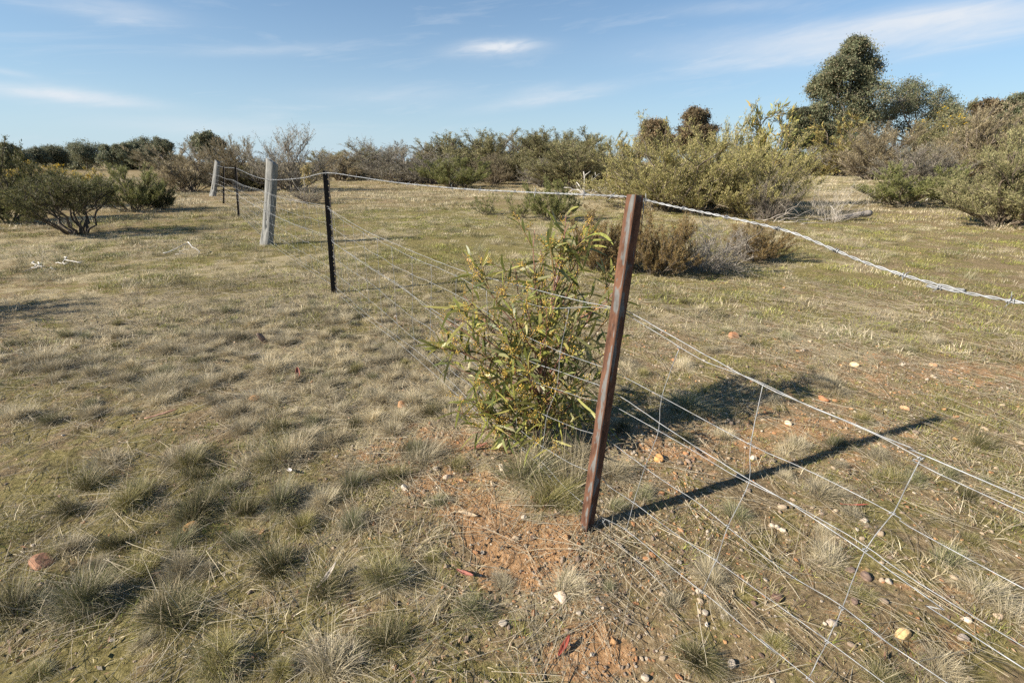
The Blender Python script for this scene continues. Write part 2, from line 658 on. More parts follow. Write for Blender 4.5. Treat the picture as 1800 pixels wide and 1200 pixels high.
def blades(n, r0, h, lean, width, pal, rg, segs=3, droop=.5, hv=.45):
    """A clump of n bent blades rooted in a disc of radius r0."""
    a = rg.uniform(0, 2 * np.pi, n)
    rad = r0 * np.sqrt(rg.uniform(0, 1, n))
    base = np.stack([rad * np.cos(a), rad * np.sin(a), np.full(n, -.006)], -1)
    out = a + rg.normal(0, .8, n)
    tilt = np.abs(rg.normal(0, lean, n)) + .5 * lean * rad / max(r0, 1e-6)
    L = h * rg.uniform(1 - hv, 1 + hv * .6, n)
    w = width * rg.uniform(.6, 1.3, n)
    face = out + np.pi / 2 + rg.normal(0, .5, n)
    side = np.stack([np.cos(face), np.sin(face), rg.normal(0, .25, n)], -1)
    P = [base]
    cur = base
    for s in range(segs):
        t = np.clip(tilt * (.55 + droop * (s + .5) / segs * 2), 0, 1.95)
        d = np.stack([np.sin(t) * np.cos(out), np.sin(t) * np.sin(out), np.cos(t)], -1)
        cur = cur + d * (L / segs)[:, None]
        cur[:, 2] = np.maximum(cur[:, 2], .002)
        P.append(cur)
    P = np.stack(P, 1)
    prof = np.array([.8, 1.0, .75, .12]) if segs == 3 else np.linspace(1, .15, segs + 1)
    off = side[:, None] * (w[:, None] * prof[None])[:, :, None] * .5
    V = np.stack([P - off, P + off], 2).reshape(-1, 3)
    k = (segs + 1) * 2
    b = np.arange(n)[:, None] * k
    s = np.arange(segs)[None] * 2
    Q = np.stack([b + s, b + s + 1, b + s + 3, b + s + 2], -1).reshape(-1, 4)
    c = pal[rg.integers(0, len(pal), n)] * rg.uniform(.75, 1.2, (n, 1))
    return V, Q, np.repeat(c, k, 0)


def join(parts):
    V, Q, C, n = [], [], [], 0
    for v, q, c in parts:
        V.append(v)
        Q.append(q + n)
        C.append(c)
        n += len(v)
    return np.vstack(V), np.vstack(Q), np.vstack(C)


def tussock_mesh(kind, h, seed, n=620, r0=.05):
    rg = np.random.default_rng(seed)
    second = {'grey': 'straw', 'straw': 'grey', 'olive': 'mix', 'green': 'olive', 'dark': 'olive', 'mix': 'grey'}[kind]
    parts = []
    k = rg.integers(3, 6)
    for q in range(k):
        f = rg.uniform(.45, 1.0) if q else 1.0
        ox, oy = (rg.normal(0, .9, 2) * r0 * 1.1) if q else (0, 0)
        ba, bm = rg.uniform(0, 6.28), rg.uniform(.1, .55)
        m = int(n * f * 1.5 / k)
        for num, rr, hh, ln, pal, dr in ((m, r0 * .8, h * f, .60, PAL[kind], .6), (m // 2, r0 * 1.4, h * .8 * f, 1.15, PAL[second], .9), (m // 3, r0 * 1.8, h * .9 * f, 1.4, PAL['straw'], .9), (m // 22, r0, h * 1.35, .5, PAL['straw'], .4)):
            if num < 1:
                continue
            v, qd, c = blades(num, rr, hh, ln, .0012, pal, rg, droop=dr)
            z = np.maximum(v[:, 2], 0)
            v[:, 0] += ox + math.cos(ba) * bm * z * (.5 + z / h)
            v[:, 1] += oy + math.sin(ba) * bm * z * (.5 + z / h)
            parts.append((v, qd, c))
    return join(parts)


def scatter(name, protos, pos, rot, scl, idx, link=True):
    """One object of kind stuff: protos instanced on points."""
    src = bpy.data.collections.new(name + '_sources')
    for i, p in enumerate(protos):
        p.name = name + '_source.%03d' % i
        src.objects.link(p)
    me = bpy.data.meshes.new(name)
    me.vertices.add(len(pos))
    me.vertices.foreach_set('co', np.asarray(pos, np.float32).ravel())
    for k, ty, v in (('rot', 'FLOAT_VECTOR', rot), ('scl', 'FLOAT_VECTOR', scl)):
        a = me.attributes.new(k, ty, 'POINT')
        a.data.foreach_set('vector', np.asarray(v, np.float32).ravel())
    a = me.attributes.new('idx', 'INT', 'POINT')
    a.data.foreach_set('value', np.asarray(idx, np.int32))
    o = bpy.data.objects.new(name, me)
    COL.objects.link(o)
    o['kind'] = 'stuff'
    ng = bpy.data.node_groups.new(name + '_scatter', 'GeometryNodeTree')
    ng.interface.new_socket('Geometry', in_out='INPUT', socket_type='NodeSocketGeometry')
    ng.interface.new_socket('Geometry', in_out='OUTPUT', socket_type='NodeSocketGeometry')
    N, L = ng.nodes.new, ng.links.new
    gi, go = N('NodeGroupInput'), N('NodeGroupOutput')
    ip = N('GeometryNodeInstanceOnPoints')
    ci = N('GeometryNodeCollectionInfo')
    ci.inputs['Collection'].default_value = src
    ci.inputs['Separate Children'].default_value = True
    ci.inputs['Reset Children'].default_value = True
    ip.inputs['Pick Instance'].default_value = True

    def named(n, t):
        x = N('GeometryNodeInputNamedAttribute')
        x.data_type = t
        x.inputs['Name'].default_value = n
        return x.outputs['Attribute']
    L(gi.outputs[0], ip.inputs['Points'])
    L(ci.outputs[0], ip.inputs['Instance'])
    L(named('idx', 'INT'), ip.inputs['Instance Index'])
    L(named('rot', 'FLOAT_VECTOR'), ip.inputs['Rotation'])
    L(named('scl', 'FLOAT_VECTOR'), ip.inputs['Scale'])
    L(ip.outputs[0], go.inputs[0])
    md = o.modifiers.new('scatter', 'NODES')
    md.node_group = ng
    return o


FENCE_P = np.array([.29, 1.40])
FENCE_D = unit(np.array([-.553, .833]))          # along the fence, away from the camera


def wedge(n, r0, r1, half=58):
    r = np.sqrt(rng.uniform(r0 * r0, r1 * r1, n))
    a = np.radians(rng.uniform(-half, half, n))
    return r * np.sin(a), r * np.cos(a)


def apart(x, y, gap):
    """Drop the points that stand closer than gap to an earlier one."""
    cells, ok = {}, np.zeros(len(x), bool)
    for i in range(len(x)):
        g = gap * (.75 + .07 * math.hypot(x[i], y[i]))
        cx, cy = int(math.floor(x[i] / .5)), int(math.floor(y[i] / .5))
        if all(math.hypot(x[i] - x[j], y[i] - y[j]) > g for a in (-1, 0, 1) for b in (-1, 0, 1) for j in cells.get((cx + a, cy + b), ())):
            cells.setdefault((cx, cy), []).append(i)
            ok[i] = True
    return x[ok], y[ok]


def build_grass():
    protos = []

    def P(V, Q, C):
        protos.append(mesh_obj('blade_clump', V, Q, M_GRASS, col=C, link=False))
        return len(protos) - 1
    rg = np.random.default_rng(77)
    # short turf: near, middle and far sizes
    nearg = [P(*blades(34, .055, .030, .75, .0022, PAL[k], rg, 2)) for k in ('green', 'olive', 'olive', 'mix')]
    nears = [P(*blades(30, .06, .040, 1.0, .0018, PAL[k], rg, 2, droop=.7)) for k in ('straw', 'grey')]
    midg = [P(*blades(110, .15, .038, .8, .0042, PAL[k], rg, 2)) for k in ('green', 'olive', 'mix')]
    mids = [P(*blades(100, .15, .050, 1.0, .0036, PAL[k], rg, 2, droop=.7)) for k in ('straw', 'grey')]
    farg = [P(*blades(170, .50, .06, .8, .012, PAL[k], rg, 2)) for k in ('olive', 'mix', 'straw')]
    fars = [P(*blades(150, .45, .09, .9, .010, PAL[k], rg, 2)) for k in ('straw', 'grey')]
    mat_ = [P(*blades(70, .09, .10, 1.5, .0013, PAL[k], rg, 3, droop=.9)) for k in ('straw', 'grey', 'mix')]
    tusn = [P(*tussock_mesh(k, h, 200 + i)) for i, (k, h) in enumerate((('grey', .12), ('straw', .11), ('mix', .13), ('olive', .11), ('dark', .14), ('grey', .08), ('grey', .10), ('mix', .09), ('straw', .08), ('olive', .09), ('grey', .13), ('mix', .11)))]
    tusd = [P(*tussock_mesh(k, h, 300 + i, 150, .07)) for i, (k, h) in enumerate((('grey', .14), ('straw', .14), ('mix', .14), ('dark', .13), ('dark', .12), ('grey', .11)))]
    X, Y, I, S, SZ = [], [], [], [], []

    def put(x, y, ids, s0, s1, sz=1.0):
        n = len(x)
        X.append(x)
        Y.append(y)
        I.append(np.array(ids)[rng.integers(0, len(ids), n)])
        s = rng.uniform(s0, s1, n)
        S.append(s)
        SZ.append(s * sz)

    def keep(x, y, pr):
        k = rng.uniform(0, 1, len(x)) < pr
        return x[k], y[k]
    # near turf
    x, y = wedge(15000, .6, 4.6)
    mo, st, oc = cover(x, y)
    pm = np.clip(mo * 1.6 * (fbm(x * 3, y * 3, 5) * 4.2 - 1.75), 0, 1) * (1 - .85 * oc)
    put(*keep(x, y, pm), nearg, .5, 1.25)
    x, y = wedge(14000, .6, 4.6)
    mo, st, oc = cover(x, y)
    put(*keep(x, y, .7 * np.clip(.2 + .8 * st, 0, 1) * np.clip(fbm(x * 4, y * 4, 9) * 5 - 2.3, 0, 1) * (1 - .75 * oc)), nears, .7, 1.7)
    x, y = wedge(5200, .6, 4.6)
    mo, st, oc = cover(x, y)
    put(*keep(x, y, .35 * np.clip(.15 + .8 * st, 0, 1) * np.clip(fbm(x * 2.5, y * 2.5, 39) * 5 - 2.4, 0, 1) * (1 - .85 * oc)), mat_, .5, 1.3)
    # middle turf
    x, y = wedge(9000, 4.3, 15)
    mo, st, oc = cover(x, y)
    put(*keep(x, y, np.clip(mo * 1.4 * (fbm(x * 1.5, y * 1.5, 5) * 3.6 - 1.3), 0, 1)), midg, .6, 1.4)
    x, y = wedge(8000, 4.3, 15)
    mo, st, oc = cover(x, y)
    put(*keep(x, y, np.clip(.3 + .8 * st, 0, 1) * np.clip(fbm(x * 2, y * 2, 9) * 4 - 1.6, 0, 1)), mids, .6, 1.5)
    # far turf
    x, y = wedge(9000, 14, 65)
    put(*keep(x, y, np.clip(fbm(x * .5, y * .5, 5) * 2.2 - .5, 0, 1)), farg, .6, 1.3)
    x, y = wedge(9000, 14, 65)
    put(*keep(x, y, np.clip(fbm(x * .4, y * .4, 9) * 2.6 - .7, 0, 1)), fars, .6, 1.2)
    # loose tussocks: thick on the left, thin on the right of the fence
    x, y = wedge(5200, .75, 5.2)
    side = (x - FENCE_P[0]) * FENCE_D[1] - (y - FENCE_P[1]) * FENCE_D[0]
    mo, st, oc = cover(x, y)
    left = 1 / (1 + np.exp(side * 5))
    nearcam = np.clip((np.hypot(x, y) - 1.2) / 1.6, .25, 1)
    pr = (.14 + .50 * left * nearcam) * np.clip(fbm(x * 1.6, y * 1.6, 21) * 3.4 - 1.25, 0, 1) * (1 - .9 * oc)
    put(*apart(*keep(x, y, pr), .155), tusn, .28, .68, 1.05)
    x, y = wedge(1500, .7, 2.4)                                   # taller dark growth near the camera; extra dark clumps stand in for tussock shadow
    kk = x < -.25
    put(*apart(*keep(x[kk], y[kk], np.clip(fbm(x[kk] * 2.2, y[kk] * 2.2, 23) * 3 - 1.4, 0, 1) * .8), .21), [tusn[i] for i in (2, 3, 4, 4, 7, 9, 4, 11)], .32, .66, 1.0)
    x, y = wedge(2200, 2.1, 4.6)                                 # pale dry band
    mo, st, oc = cover(x, y)
    put(*apart(*keep(x, y, np.clip(gauss(x, y, -1.5, 3.05, 1.6, .75, -.25) * (fbm(x * 2, y * 2, 29) * 2.6 - .45), 0, 1)), .13), [tusn[i] for i in (0, 1, 5, 6, 8, 10)], .5, .95, .9)
    x, y = wedge(8000, 4.8, 20)
    left = 1 / (1 + np.exp(((x - FENCE_P[0]) * FENCE_D[1] - (y - FENCE_P[1]) * FENCE_D[0]) * 2))
    put(*apart(*keep(x, y, (.14 + .6 * left) * np.clip(fbm(x * .8, y * .8, 25) * 4 - 1.4, 0, 1)), .2), tusd, .5, 1.25, 1.15)
    x, y = wedge(2600, 18, 50)
    put(*keep(x, y, .55 * np.clip(fbm(x * .4, y * .4, 25) * 3 - 1.0, 0, 1)), tusd, .8, 1.7)
    X, Y, I, S, SZ = map(np.concatenate, (X, Y, I, S, SZ))
    n = len(X)
    rot = np.stack([rng.normal(0, .08, n), rng.normal(0, .08, n), rng.uniform(0, 6.28, n)], -1)
    scatter('grass', protos, np.stack([X, Y, gz(X, Y)], -1), rot, np.stack([S, S, SZ], -1), I)


build_grass()


def stone_mesh(seed, rough=.22, flat=.65):
    import bmesh
    bm = bmesh.new()
    bmesh.ops.create_icosphere(bm, subdivisions=3, radius=1)
    V = np.array([v.co[:] for v in bm.verts])
    Fc = np.array([[v.index for v in f.verts] for f in bm.faces])
    bm.free()
    rg = np.random.default_rng(seed)
    # chop with random planes for facets, then roughen
    for _ in range(9):
        n = unit(rg.normal(0, 1, 3))
        d = rg.uniform(.55, .85)
        s = V @ n
        V = V - np.maximum(s - d, 0)[:, None] * n * .9
    V *= 1 + rough * .35 * (fbm(V[:, 0] * 2 + seed, V[:, 1] * 2 + V[:, 2] * 1.7, seed, 3) - .5)[:, None]
    V *= np.array([1, rg.uniform(.65, .9), flat])
    return V, Fc


def build_litter():
    rg = np.random.default_rng(5)
    protos = []
    cols = np.array([(.50, .43, .30), (.42, .36, .26), (.56, .50, .38), (.30, .25, .18)])
    for k in range(6):                       # lying dead stalks, some forked
        mb = MB()
        for q in range(3):
            L = rg.uniform(.05, .24) if k < 5 else rg.uniform(.2, .38)
            n = 7
            t = np.linspace(-.5, .5, n)
            a = rg.uniform(0, np.pi)
            off = rg.uniform(-.10, .10, 2)
            bend = rg.normal(0, .12)
            px = t * L
            py = bend * L * (t ** 2) * 4
            z = .008 + .03 * rg.uniform(0, 1) * (t + .5) + rg.normal(0, .002, n)
            P = np.stack([off[0] + px * np.cos(a) - py * np.sin(a), off[1] + px * np.sin(a) + py * np.cos(a), z], -1)
            mb.tube(P, np.linspace(.0011, .0006, n), 3, cols[rg.integers(0, 4)], cap=False)
        protos.append(mb.build('stalk_litter', M_GRASS, link=False))
    for k in range(3):                       # small flakes of bark and leaf
        n = 9
        b = np.stack([rg.uniform(-.08, .08, n), rg.uniform(-.08, .08, n), rg.uniform(.003, .010, n)], -1)
        d = unit(np.stack([rg.normal(0, 1, n), rg.normal(0, 1, n), rg.normal(0, .2, n)], -1))
        V, Q, C = leaf_quads(b, d, rg.uniform(.012, .03, n), rg.uniform(.005, .010, n), rg, np.array([(.33, .23, .15), (.22, .13, .08), (.42, .36, .28)]))
        protos.append(mesh_obj('flake_litter', V, Q, M_GRASS, col=C, link=False))
    x, y = wedge(24000, .6, 6.5)
    mo, st, oc = cover(x, y)
    k = rng.uniform(0, 1, len(x)) < (.35 + .4 * st + .1 * oc)
    x, y = x[k], y[k]
    n = len(x)
    rot = np.stack([rng.normal(0, .1, n), rng.normal(0, .1, n), rng.uniform(0, 6.28, n)], -1)
    s = rng.uniform(.35, 1.15, n)
    scatter('grass_litter', protos, np.stack([x, y, gz(x, y) + .002], -1), rot, np.stack([s, s, s], -1), rng.choice(9, n, p=[.17, .17, .17, .16, .13, .01, .06, .06, .07]))

    protos = []
    tints = [(.52, .42, .30), (.62, .55, .45), (.45, .24, .12), (.34, .27, .21), (.56, .33, .16), (.24, .17, .13)]
    for i, c in enumerate(tints):
        V, Fc = stone_mesh(40 + i)
        protos.append(mesh_obj('gravel_piece', V * .5, Fc, M_STONE, col=np.array(c), link=False))
    x1, y1 = wedge(60000, .6, 4.2)
    x2, y2 = wedge(16000, 3.6, 18)
    x3, y3 = rng.uniform(-.75, .9, 30000), rng.uniform(.75, 2.1, 30000)
    x, y = np.concatenate([x1, x2, x3]), np.concatenate([y1, y2, y3])
    mo, st, oc = cover(x, y)
    right = 1 / (1 + np.exp(-((x - FENCE_P[0]) * FENCE_D[1] - (y - FENCE_P[1]) * FENCE_D[0]) * 4))
    k = rng.uniform(0, 1, len(x)) < (.06 + .42 * np.clip(oc * 1.3 - .15, 0, 1) + .22 * right) * np.clip(fbm(x * 2, y * 2, 91) * 2.2 - .4, 0, 1)
    x, y = x[k], y[k]
    n = len(x)
    s = np.clip(rng.lognormal(-4.95, .58, n), .0035, .036) * np.clip(.8 + np.hypot(x, y) * .07, .85, 1.6)
    idx = rng.choice(6, n, p=[.26, .16, .18, .2, .12, .08])
    rot = np.stack([rng.normal(0, .3, n), rng.normal(0, .3, n), rng.uniform(0, 6.28, n)], -1)
    scatter('gravel', protos, np.stack([x, y, gz(x, y) + s * .1], -1), rot, np.stack([s * rng.uniform(.8, 1.3, n), s, s * rng.uniform(.7, 1.1, n)], -1), idx)


def leaf_quads(base, d, ln, wd, rg, pal, cvar=.22, normal=None):
    """Lance-shaped leaves, one four-sided face each."""
    n = len(base)
    r = rg.normal(0, 1, (n, 3)) if normal is None else normal + rg.normal(0, .35, (n, 3))
    side = unit(np.cross(d, r))
    nrm = np.cross(side, d)
    ln = np.broadcast_to(ln, (n,))[:, None]
    wd = np.broadcast_to(wd, (n,))[:, None]
    mid = base + d * ln * .48 + nrm * ln * rg.normal(0, .06, (n, 1))
    V = np.stack([base, mid + side * wd * .5, base + d * ln, mid - side * wd * .5], 1).reshape(-1, 3)
    Q = np.arange(n * 4).reshape(-1, 4)
    c = pal[rg.integers(0, len(pal), n)] * rg.uniform(1 - cvar, 1 + cvar, (n, 1))
    return V, Q, np.repeat(c, 4, 0)


build_litter()

# ------------------------------------------------------------------ shrubs
FPAL = {
    'olive': np.array([(.130, .125, .050), (.165, .150, .065), (.105, .105, .042), (.19, .165, .08)]),
    'thicket': np.array([(.215, .200, .062), (.265, .235, .080), (.175, .165, .055), (.29, .24, .10)]),
    'brown': np.array([(.150, .118, .062), (.185, .150, .085), (.120, .100, .050), (.21, .175, .11)]),
    'grey': np.array([(.165, .148, .115), (.20, .18, .14), (.135, .118, .085), (.14, .13, .075)]),
    'green': np.array([(.150, .165, .055), (.190, .195, .070), (.115, .125, .042), (.215, .205, .09)]),
    'dgreen': np.array([(.066, .072, .027), (.092, .092, .036), (.052, .058, .023), (.120, .108, .050)]),
    'rust': np.array([(.175, .115, .050), (.21, .145, .062), (.135, .10, .045), (.16, .13, .06)]),
    'gum': np.array([(.085, .098, .055), (.115, .118, .070), (.065, .076, .045), (.145, .125, .078)]),
    'gumbrown': np.array([(.135, .095, .055), (.165, .115, .066), (.10, .085, .05), (.12, .10, .058)]),
    'gumfar': np.array([(.090, .105, .065), (.125, .130, .082), (.070, .080, .052), (.155, .140, .088)]),
    'wattle': np.array([(.20, .20, .060), (.25, .22, .075), (.15, .155, .05), (.30, .22, .08)]),
    'wattleorange': np.array([(.24, .20, .070), (.19, .175, .06), (.28, .21, .08), (.15, .14, .05)]),
    'dead': np.array([(.33, .30, .25), (.25, .22, .18), (.40, .36, .30), (.22, .17, .13)]),
}
for k_ in FPAL:
    if k_ not in ('dead',):
        FPAL[k_] = FPAL[k_] * {'gumfar': 1.6, 'gum': 1.7, 'gumbrown': 1.6, 'dgreen': 1.6, 'rust': 1.5, 'green': 1.4, 'wattleorange': 1.35, 'wattle': 1.5}.get(k_, 1.95)
        if k_ in ('olive', 'brown', 'grey', 'thicket'):
            FPAL[k_] = FPAL[k_] * .88 + FPAL[k_].mean(1, keepdims=True) * .12
WOOD = {'olive': (.17, .135, .10), 'brown': (.20, .165, .13), 'grey': (.25, .22, .19), 'green': (.20, .165, .12), 'dgreen': (.10, .082, .066),
        'rust': (.24, .20, .17), 'thicket': (.24, .20, .15), 'wattle': (.20, .16, .12), 'wattleorange': (.20, .16, .12), 'dead': (.38, .345, .30)}


def bez(a, b, c, n):
    t = np.linspace(0, 1, n)[:, None]
    return a * (1 - t) ** 2 + 2 * b * t * (1 - t) + c * t * t


def shrub_meshes(seed, W, H, pal, stems=9, br=7, tw=8, leaves=26, ll=.10, lw=.014, twl=.34, up=.55, low=.04, clumpy=.25, wood=None, bare=0.0, thick=1.0, lean=(0, 0), spread=.45, skirt=True):
    """Fanning stems, branches and twigs; leaves along every twig. Base at the origin, real metres."""
    rg = np.random.default_rng(seed)
    wc = np.array(wood or WOOD[pal])
    mb = MB()
    tb, td, tl = [], [], []
    for i in range(stems):
        a = 2 * np.pi * (i + rg.uniform(-.4, .4)) / stems
        u = np.sqrt(rg.uniform(.02, 1))
        tip = np.array([W / 2 * .86 * u * np.cos(a) + lean[0] * H, W / 2 * .86 * u * np.sin(a) + lean[1] * H, H * .9 * (np.sqrt(max(0, 1 - .72 * u * u))) * rg.uniform(1 - clumpy, 1)])
        if skirt and i % 5 in (1, 3):
            tip[:2] *= rg.uniform(.9, 1.25)
            tip[2] *= rg.uniform(.25, .55)
        b0 = np.array([.05 * W * np.cos(a), .05 * W * np.sin(a), -.05])
        P = bez(b0, b0 + np.array([tip[0] * spread, tip[1] * spread, tip[2] * .55]), tip, 8)
        P[1:-1] += rg.normal(0, .02 * H, (6, 3))
        r = .013 * H * thick * rg.uniform(.7, 1.2)
        mb.tube(P, np.linspace(r, r * .3, 8), 5, wc * rg.uniform(.75, 1.2), cap=False)
        for j in range(br):
            t = low + (1 - low) * (j + rg.uniform(0, 1)) / br
            f = t * 7
            k = min(int(f), 6)
            p = P[k] + (P[k + 1] - P[k]) * (f - k)
            tg = unit(P[k + 1] - P[k])
            o = unit(np.array([p[0] - lean[0] * p[2], p[1] - lean[1] * p[2], 0]) + rg.normal(0, .35 * W, 3) * np.array([1, 1, .3]))
            d = unit(tg * .7 + o * .8 + np.array([0, 0, up * .6]))
            L = (.30 + .12 * rg.uniform(-1, 1)) * min(W, H * 1.2) * (1.15 - .55 * t)
            Q = bez(p, p + d * L * .5, p + d * L + np.array([0, 0, up * L * .25]), 5)
            Q[1:] += rg.normal(0, .03 * L, (4, 3))
            Q[:, 2] = np.maximum(Q[:, 2], .03)
            mb.tube(Q, np.linspace(r * .42, r * .15, 5), 4, wc * rg.uniform(.7, 1.2), cap=False)
            for m in range(tw):
                s = rg.uniform(.15, 1.0) * 4
                k2 = min(int(s), 3)
                q = Q[k2] + (Q[k2 + 1] - Q[k2]) * (s - k2)
                dd = unit(unit(Q[k2 + 1] - Q[k2]) * .6 + rg.normal(0, .40, 3) + np.array([0, 0, up]))
                l2 = twl * H / 2.5 * rg.uniform(.5, 1.2)
                e = q + dd * l2
                e[2] = max(e[2], .03)
                mb.tube(np.array([q, (q + e) / 2 + rg.normal(0, .02, 3), e]), np.array([r * .14, r * .11, r * .06]), 3, wc * rg.uniform(.8, 1.3), cap=False)
                if rg.uniform() >= bare:
                    tb.append(q)
                    td.append(e - q)
                    tl.append(rg.uniform(.7, 1.15))
    leaves = int(leaves * 1.35)
    st = mb
    fol = None
    if leaves and tb:
        tb, td, tl = np.array(tb), np.array(td), np.array(tl)
        n = len(tb) * leaves
        i = np.repeat(np.arange(len(tb)), leaves)
        t = rg.uniform(.05, 1.1, n)[:, None]
        b = tb[i] + td[i] * t + rg.normal(0, .016 * H / 2, (n, 3))
        d = unit(unit(td[i]) * .9 + rg.normal(0, .36, (n, 3)) + np.array([0, 0, .15]))
        ln = ll * rg.uniform(.55, 1.25, n)
        wd = lw * rg.uniform(.7, 1.3, n)
        V, Qf, C = leaf_quads(b, d, ln, wd, rg, FPAL[pal])
        C = C * np.repeat(tl[i], 4)[:, None]
        V[:, 2] = np.maximum(V[:, 2], .01)
        fol = (V, Qf, C)
    return st, fol


PROTO = {}


def shrub_proto(key, **k):
    W, H = k['W'], k['H']
    st, fol = shrub_meshes(**k)
    so = st.build('stem', M_STEM if k['pal'] != 'dead' else M_DEAD, link=False)
    fo = None
    if fol is not None:
        fo = mesh_obj('foliage', *fol[:2], M_FOL, col=fol[2], link=False)
        V = fol[0]
    else:
        V = np.vstack(st.v)
    # true extents, so that a copy can be scaled to a measured width and height
    ex = np.percentile(V[:, 0], 98) - np.percentile(V[:, 0], 2)
    PROTO[key] = (so.data, fo.data if fo else None, ex, np.percentile(V[:, 2], 99.5))


shrub_proto('broom_olive', seed=1, W=2.8, H=2.6, pal='olive', stems=17, br=8, tw=9, leaves=20, ll=.10, lw=.015)
shrub_proto('broom_olive_tall', seed=2, W=2.6, H=3.0, pal='olive', stems=16, br=9, tw=9, leaves=20, ll=.10, lw=.015, up=.8)
shrub_proto('broom_brown', seed=3, W=3.0, H=2.6, pal='brown', stems=17, br=8, tw=9, leaves=18, ll=.11, lw=.014, up=.5, bare=.12)
shrub_proto('broom_brown_fan', seed=14, W=3.2, H=2.6, pal='brown', stems=15, br=8, tw=8, leaves=18, ll=.12, lw=.013, up=.45, bare=.1, lean=(-.12, 0), clumpy=.4)
shrub_proto('broom_grey', seed=4, W=2.8, H=2.6, pal='grey', stems=17, br=8, tw=9, leaves=15, ll=.10, lw=.013, bare=.3, up=.6)
shrub_proto('broom_wispy', seed=5, W=2.6, H=3.0, pal='grey', stems=13, br=8, tw=9, leaves=16, ll=.10, lw=.012, bare=.25, up=1.0, clumpy=.45, twl=.5)
shrub_proto('broom_green', seed=6, W=2.4, H=2.0, pal='green', stems=11, br=8, tw=9, leaves=22, ll=.09, lw=.014, up=.8)
shrub_proto('multistem', seed=7, W=2.6, H=2.0, pal='dgreen', stems=15, br=8, tw=9, leaves=14, ll=.085, lw=.011, up=.4, low=.40, thick=1.3, clumpy=.3, spread=.55, skirt=False)
shrub_proto('dark_dense', seed=8, W=2.6, H=2.4, pal='dgreen', stems=12, br=9, tw=9, leaves=24, ll=.09, lw=.016, up=.6)
shrub_proto('heath_rust', seed=9, W=1.2, H=.8, pal='rust', stems=20, br=8, tw=8, leaves=22, ll=.028, lw=.006, up=.7, twl=.30, thick=.7)
shrub_proto('heath_dead', seed=10, W=1.3, H=.75, pal='dead', stems=20, br=8, tw=9, leaves=5, ll=.035, lw=.005, up=.35, twl=.38, bare=.3, thick=.8)
shrub_proto('big_mixed', seed=11, W=3.2, H=2.3, pal='thicket', stems=24, br=9, tw=9, leaves=24, ll=.060, lw=.012, up=.7, clumpy=.35)
shrub_proto('big_green', seed=12, W=2.8, H=2.3, pal='thicket', stems=21, br=9, tw=9, leaves=22, ll=.065, lw=.012, up=.8, clumpy=.4, wood=(.2, .17, .13))
shrub_proto('wattle_leafy', seed=13, W=1.6, H=2.6, pal='wattle', stems=8, br=8, tw=6, leaves=10, ll=.17, lw=.028, up=.2, low=.35, clumpy=.35)
shrub_proto('wattle_orange', seed=16, W=1.4, H=2.2, pal='wattleorange', stems=7, br=8, tw=6, leaves=11, ll=.13, lw=.026, up=.2, clumpy=.4)
shrub_proto('twiggy_grey', seed=15, W=1.6, H=1.4, pal='grey', stems=14, br=8, tw=9, leaves=8, ll=.06, lw=.009, bare=.45, up=.4, wood=(.24, .2, .17))
shrub_proto('bare_dead', seed=17, W=1.6, H=1.4, pal='dead', stems=18, br=7, tw=7, leaves=0, up=.9, thick=.38, clumpy=.4, wood=(.50, .45, .38))
shrub_proto('sparse_green', seed=18, W=1.0, H=.8, pal='green', stems=8, br=5, tw=5, leaves=12, ll=.05, lw=.008, up=.8, bare=.2)


def at_pixel(px, base=None, dist=None):
    if base is not None:
        return ground_at(px, base)
    d = ray(px, 300)
    return d[:2] / d[1] * dist


def height_at(pos, px, top):
    d = ray(px, top)
    return EYE + d[2] / d[1] * pos[1]


def metres_per_px(pos, py):
    d = ray(900, py)
    return pos[1] / d[1]


def plant(key, name, cat, label, px, base, top, w, dist=None, rz=None, group=None, yellow=0):
    pos = at_pixel(px, base, dist)
    z = tz(*pos)
    H = height_at(pos, px, top) - z
    W = w * metres_per_px(pos, (top + (base or 310)) / 2)
    sd, fd, W0, H0 = PROTO[key]
    t = thing(name, label, cat, (pos[0], pos[1], z), random.uniform(0, 6.28) if rz is None else rz, group)
    s = W / W0
    t.scale = (s, s, H / H0)
    for n, d in (('stem', sd), ('foliage', fd)):
        if d is None:
            continue
        o = bpy.data.objects.new(n, d)
        COL.objects.link(o)
        o.parent = t
    if yellow:
        me = fd
        V = np.empty(len(me.vertices) * 3, np.float32)
        me.vertices.foreach_get('co', V)
        V = V.reshape(-1, 3)
        top_v = V[V[:, 2] > H0 * .62]
        rg = np.random.default_rng(len(label))
        c = top_v[rg.integers(0, len(top_v), yellow)]
        i = np.repeat(np.arange(yellow), 7)
        b = c[i] + rg.normal(0, .05, (len(i), 3))
        V2, Q2, C2 = leaf_quads(b, unit(rg.normal(0, 1, (len(i), 3))), .07, .05, rg, np.array([(.62, .42, .04), (.55, .36, .03), (.5, .38, .06)]))
        mesh_obj('blossom', V2, Q2, M_FOL, t, C2)
    return t


